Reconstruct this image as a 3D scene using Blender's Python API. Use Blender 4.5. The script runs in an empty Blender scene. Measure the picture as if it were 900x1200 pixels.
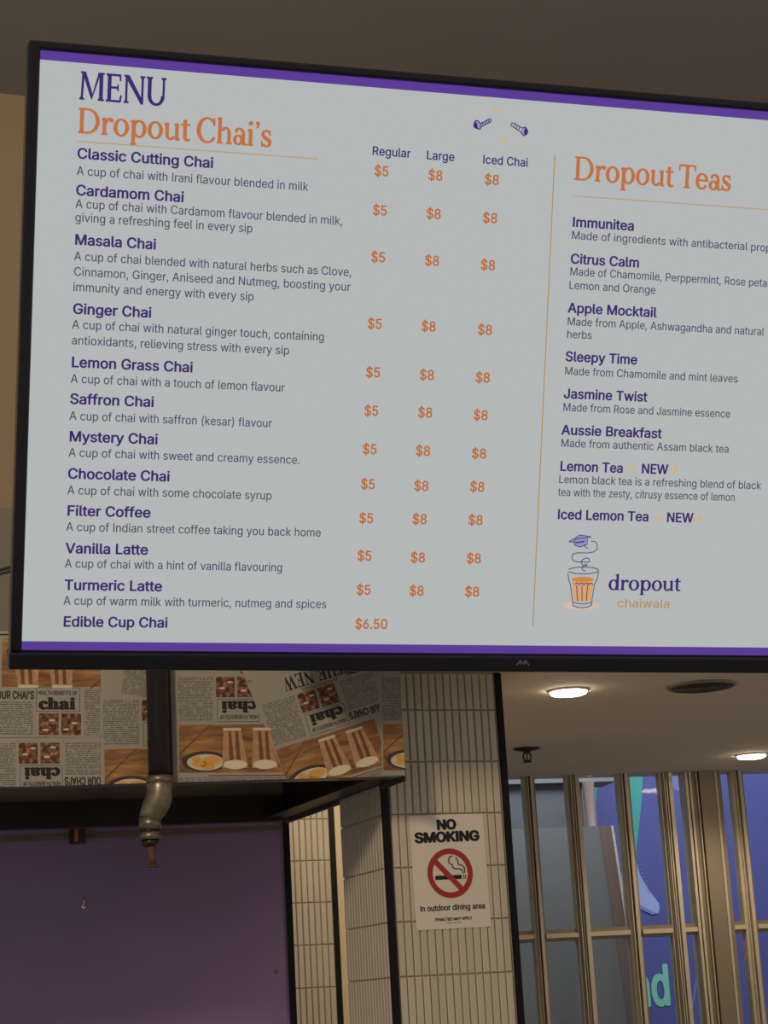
import bpy, bmesh, math, random, json
from mathutils import Vector, Matrix
from mathutils.geometry import delaunay_2d_cdt
random.seed(7)
SC = bpy.context.scene
COL = SC.collection

# ------------------------------------------------------------------ camera
F_PX = 2300.0
ROLL, PITCH, YAW = -0.0553, 0.2514, math.pi/2 - 1.2017
def _axes():
    f = Vector((0, math.cos(PITCH), math.sin(PITCH))); u = Vector((0, -math.sin(PITCH), math.cos(PITCH))); r = Vector((1, 0, 0))
    r2 = math.cos(ROLL)*r + math.sin(ROLL)*u; u2 = -math.sin(ROLL)*r + math.cos(ROLL)*u
    Z = Matrix.Rotation(-YAW, 3, 'Z')
    return Z@r2, Z@u2, Z@f
CR, CU, CF = _axes()
EYE = Vector((0, 0, 1.6))
cam = bpy.data.cameras.new('camera'); camo = bpy.data.objects.new('camera', cam); COL.objects.link(camo)
cam.sensor_fit = 'HORIZONTAL'; cam.sensor_width = 36; cam.lens = F_PX/900*36; cam.clip_start = .05; cam.clip_end = 100
camo.matrix_world = Matrix(((CR.x, CU.x, -CF.x, 0), (CR.y, CU.y, -CF.y, 0), (CR.z, CU.z, -CF.z, 1.6), (0, 0, 0, 1)))
SC.camera = camo

# ------------------------------------------------------------------ world, light, exposure
SC.view_settings.view_transform = 'Standard'; SC.view_settings.look = 'None'
SC.view_settings.exposure = 0; SC.view_settings.gamma = 1; SC.view_settings.use_curve_mapping = False
def lin(c):
    return tuple(((v/255)/12.92 if v <= 10.3 else ((v/255+.055)/1.055)**2.4) for v in c) + (1,)
W = bpy.data.worlds.new('world'); SC.world = W; W.use_nodes = True
W.node_tree.nodes['Background'].inputs[0].default_value = lin((150, 144, 138)); W.node_tree.nodes['Background'].inputs[1].default_value = 1.15
def area_light(name, loc, target, size, power, color, size_y=None, spread=None):
    l = bpy.data.lights.new(name, 'AREA'); l.energy = power; l.color = color[:3]; l.size = size
    if size_y: l.shape = 'RECTANGLE'; l.size_y = size_y
    else: l.shape = 'DISK'
    if spread: l.spread = spread
    o = bpy.data.objects.new(name, l); COL.objects.link(o); o.location = loc
    o.rotation_euler = (Vector(target)-Vector(loc)).to_track_quat('-Z', 'Y').to_euler()
    return o
WARM = (1, .82, .60); COOL = (.86, .92, 1)
area_light('hall_ceiling_lamp', (-.55, 2.0, 3.85), (2.1, 5.14, 1.9), .5, 62, WARM)           # throws the hood's shadow on the column
area_light('passage_lamp', (2.33, 6.15, 2.52), (2.25, 6.6, 1.6), .12, 3.2, WARM)                   # ceiling lamp behind the column
area_light('hoarding_fill_light', (4.3, 7.95, 3.4), (4.2, 9.0, 1.4), 3.6, 60, COOL, .6)                  # added unseen light to brighten the hoarding and kiosk

# ------------------------------------------------------------------ helpers
def ray(x, y): return (x-450)*CR - (y-600)*CU + F_PX*CF
def on_plane(x, y, P, N):
    d = ray(x, y); return EYE + d*((Vector(P)-EYE).dot(N)/d.dot(N))
def onY(x, y, Y): return on_plane(x, y, (0, Y, 0), Vector((0, 1, 0)))
def onX(x, y, X): return on_plane(x, y, (X, 0, 0), Vector((1, 0, 0)))
def onZ(x, y, z): return on_plane(x, y, (0, 0, z), Vector((0, 0, 1)))
def tag(o, label=None, cat=None, group=None, kind=None):
    if label: o['label'] = label
    if cat: o['category'] = cat
    if group: o['group'] = group
    if kind: o['kind'] = kind
    return o
def thing(name, label, cat, loc=(0, 0, 0), group=None, kind=None, M=None):
    o = bpy.data.objects.new(name, None); COL.objects.link(o); o.empty_display_size = .05
    if M is not None: o.matrix_world = M
    else: o.location = loc
    bpy.context.view_layer.update() if False else None
    return tag(o, label, cat, group, kind)
def link(name, me, m, parent=None):
    for x in (m if isinstance(m, (list, tuple)) else [m]):
        if len(me.materials) < (len(m) if isinstance(m, (list, tuple)) else 1): me.materials.append(x)
    o = bpy.data.objects.new(name, me); COL.objects.link(o)
    if parent is not None: o.parent = parent
    return o
def mesh_of(name, verts, faces, mi=None, uvs=None, smooth=False):
    me = bpy.data.meshes.new(name); me.from_pydata([tuple(v) for v in verts], [], faces)
    if mi: me.polygons.foreach_set('material_index', mi)
    if uvs:
        l = me.uv_layers.new(name='UVMap')
        for lp in me.loops: l.data[lp.index].uv = uvs[lp.vertex_index]
    if smooth: me.polygons.foreach_set('use_smooth', [True]*len(me.polygons))
    me.update(); return me
def outward(bm): bmesh.ops.recalc_face_normals(bm, faces=bm.faces)
class MB:
    """collects solids of one part"""
    def __init__(s): s.bm = bmesh.new()
    def box(s, a, b, bev=0, mi=0):
        x0, y0, z0 = (min(a[i], b[i]) for i in range(3)); x1, y1, z1 = (max(a[i], b[i]) for i in range(3))
        t = bmesh.new()
        v = [t.verts.new(p) for p in ((x0,y0,z0),(x1,y0,z0),(x1,y1,z0),(x0,y1,z0),(x0,y0,z1),(x1,y0,z1),(x1,y1,z1),(x0,y1,z1))]
        for f in ((0,3,2,1),(4,5,6,7),(0,1,5,4),(1,2,6,5),(2,3,7,6),(3,0,4,7)): t.faces.new([v[i] for i in f])
        if bev: bmesh.ops.bevel(t, geom=t.edges[:], offset=bev, segments=2, affect='EDGES', profile=.5)
        for f in t.faces: f.material_index = mi
        s._add(t); return s
    def prism(s, pts, z0, z1, mi=0, bev=0):
        """polygon pts (x,y) extruded in z"""
        t = bmesh.new(); a = [t.verts.new((p[0], p[1], z0)) for p in pts]; b = [t.verts.new((p[0], p[1], z1)) for p in pts]; n = len(pts)
        t.faces.new(a[::-1]); t.faces.new(b)
        for i in range(n): t.faces.new((a[i], a[(i+1) % n], b[(i+1) % n], b[i]))
        outward(t)
        if bev: bmesh.ops.bevel(t, geom=t.edges[:], offset=bev, segments=2, affect='EDGES')
        for f in t.faces: f.material_index = mi
        s._add(t); return s
    def _add(s, t):
        me = bpy.data.meshes.new('tmp'); t.to_mesh(me); s.bm.from_mesh(me); bpy.data.meshes.remove(me); t.free()
    def lathe(s, prof, M=None, n=24, mi=0, caps=True):
        """profile (r, z) about z; M places it"""
        t = bmesh.new(); rings = []
        for r, z in prof: rings.append([t.verts.new((r*math.cos(2*math.pi*k/n), r*math.sin(2*math.pi*k/n), z)) for k in range(n)])
        for a, b in zip(rings, rings[1:]):
            for k in range(n): t.faces.new((a[k], a[(k+1) % n], b[(k+1) % n], b[k]))
        if caps: t.faces.new(rings[0][::-1]); t.faces.new(rings[-1])
        outward(t)
        for f in t.faces: f.material_index = mi; f.smooth = len(f.verts) == 4
        if M is not None: t.transform(M)
        s._add(t); return s
    def tube(s, pts, r, n=14, mi=0):
        pts = [Vector(p) for p in pts]; rr = r if isinstance(r, (list, tuple)) else [r]*len(pts)
        t = bmesh.new(); rings = []; ref = Vector((0, 1, .01)).normalized()
        for i, p in enumerate(pts):
            d = (pts[min(i+1, len(pts)-1)]-pts[max(i-1, 0)]).normalized()
            a = d.cross(ref)
            if a.length < 1e-3: a = d.cross(Vector((1, 0, 0)))
            a.normalize(); b = d.cross(a); ref = -b if False else ref
            rings.append([t.verts.new(p + rr[i]*(math.cos(2*math.pi*k/n)*a + math.sin(2*math.pi*k/n)*b)) for k in range(n)])
        for a, b in zip(rings, rings[1:]):
            for k in range(n): t.faces.new((a[k], a[(k+1) % n], b[(k+1) % n], b[k]))
        t.faces.new(rings[0][::-1]); t.faces.new(rings[-1]); outward(t)
        for f in t.faces: f.smooth = len(f.verts) == 4; f.material_index = mi
        s._add(t); return s
    def build(s, name, m, parent=None):
        me = bpy.data.meshes.new(name); s.bm.to_mesh(me); s.bm.free()
        return link(name, me, m, parent)

# ---- planes that carry flat print: local u, v on the plane, w towards the viewer
class Plane:
    def __init__(s, P, U, V):
        s.P = Vector(P); s.U = Vector(U).normalized(); s.V = Vector(V).normalized(); s.N = s.U.cross(s.V)
        s.M = Matrix((( s.U.x, s.V.x, s.N.x, s.P.x), (s.U.y, s.V.y, s.N.y, s.P.y), (s.U.z, s.V.z, s.N.z, s.P.z), (0, 0, 0, 1)))
    def uv(s, x, y):
        q = on_plane(x, y, s.P, s.N) - s.P; return q.dot(s.U), q.dot(s.V)
    def px(s, u, v):
        q = s.P + u*s.U + v*s.V - EYE; return 450 + F_PX*q.dot(CR)/q.dot(CF), 600 - F_PX*q.dot(CU)/q.dot(CF)

# ------------------------------------------------------------------ materials
def nodes(m): m.use_nodes = True; return m.node_tree.nodes, m.node_tree.links
def mat(name, c, rough=.6, metal=0, noise=0, nscale=8, bump=0, bscale=60, coat=0, spec=.5, rnd=0):
    m = bpy.data.materials.new(name); N, L = nodes(m); b = N['Principled BSDF']; c = lin(c)
    b.inputs['Base Color'].default_value = c; b.inputs['Roughness'].default_value = rough; b.inputs['Metallic'].default_value = metal
    b.inputs['Coat Weight'].default_value = coat; b.inputs['Coat Roughness'].default_value = .08; b.inputs['Specular IOR Level'].default_value = spec
    tc = N.new('ShaderNodeTexCoord')
    if noise:
        t = N.new('ShaderNodeTexNoise'); t.inputs['Scale'].default_value = nscale; t.inputs['Detail'].default_value = 5; L.new(tc.outputs['Object'], t.inputs['Vector'])
        r = N.new('ShaderNodeValToRGB'); r.color_ramp.elements[0].position = .3; r.color_ramp.elements[1].position = .7
        r.color_ramp.elements[0].color = tuple(v*(1-noise) for v in c[:3])+(1,); r.color_ramp.elements[1].color = tuple(min(1, v*(1+noise)) for v in c[:3])+(1,)
        L.new(t.outputs['Fac'], r.inputs['Fac']); L.new(r.outputs['Color'], b.inputs['Base Color'])
    if rnd:
        oi = N.new('ShaderNodeObjectInfo'); h = N.new('ShaderNodeHueSaturation'); mr = N.new('ShaderNodeMapRange')
        mr.inputs['To Min'].default_value = 1-rnd; mr.inputs['To Max'].default_value = 1+rnd
        L.new(oi.outputs['Random'], mr.inputs['Value']); L.new(mr.outputs[0], h.inputs['Value']); h.inputs['Color'].default_value = c
        L.new(h.outputs[0], b.inputs['Base Color'])
    if bump:
        t = N.new('ShaderNodeTexNoise'); t.inputs['Scale'].default_value = bscale; t.inputs['Detail'].default_value = 4; L.new(tc.outputs['Object'], t.inputs['Vector'])
        k = N.new('ShaderNodeBump'); k.inputs['Strength'].default_value = bump; k.inputs['Distance'].default_value = .002
        L.new(t.outputs['Fac'], k.inputs['Height']); L.new(k.outputs[0], b.inputs['Normal'])
    return m
def emit(name, c, s=1.0):
    m = bpy.data.materials.new(name); N, L = nodes(m); b = N['Principled BSDF']
    b.inputs['Base Color'].default_value = (.01, .01, .01, 1); b.inputs['Roughness'].default_value = .45; b.inputs['Specular IOR Level'].default_value = .25
    b.inputs['Emission Color'].default_value = lin(c); b.inputs['Emission Strength'].default_value = s
    return m

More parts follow.
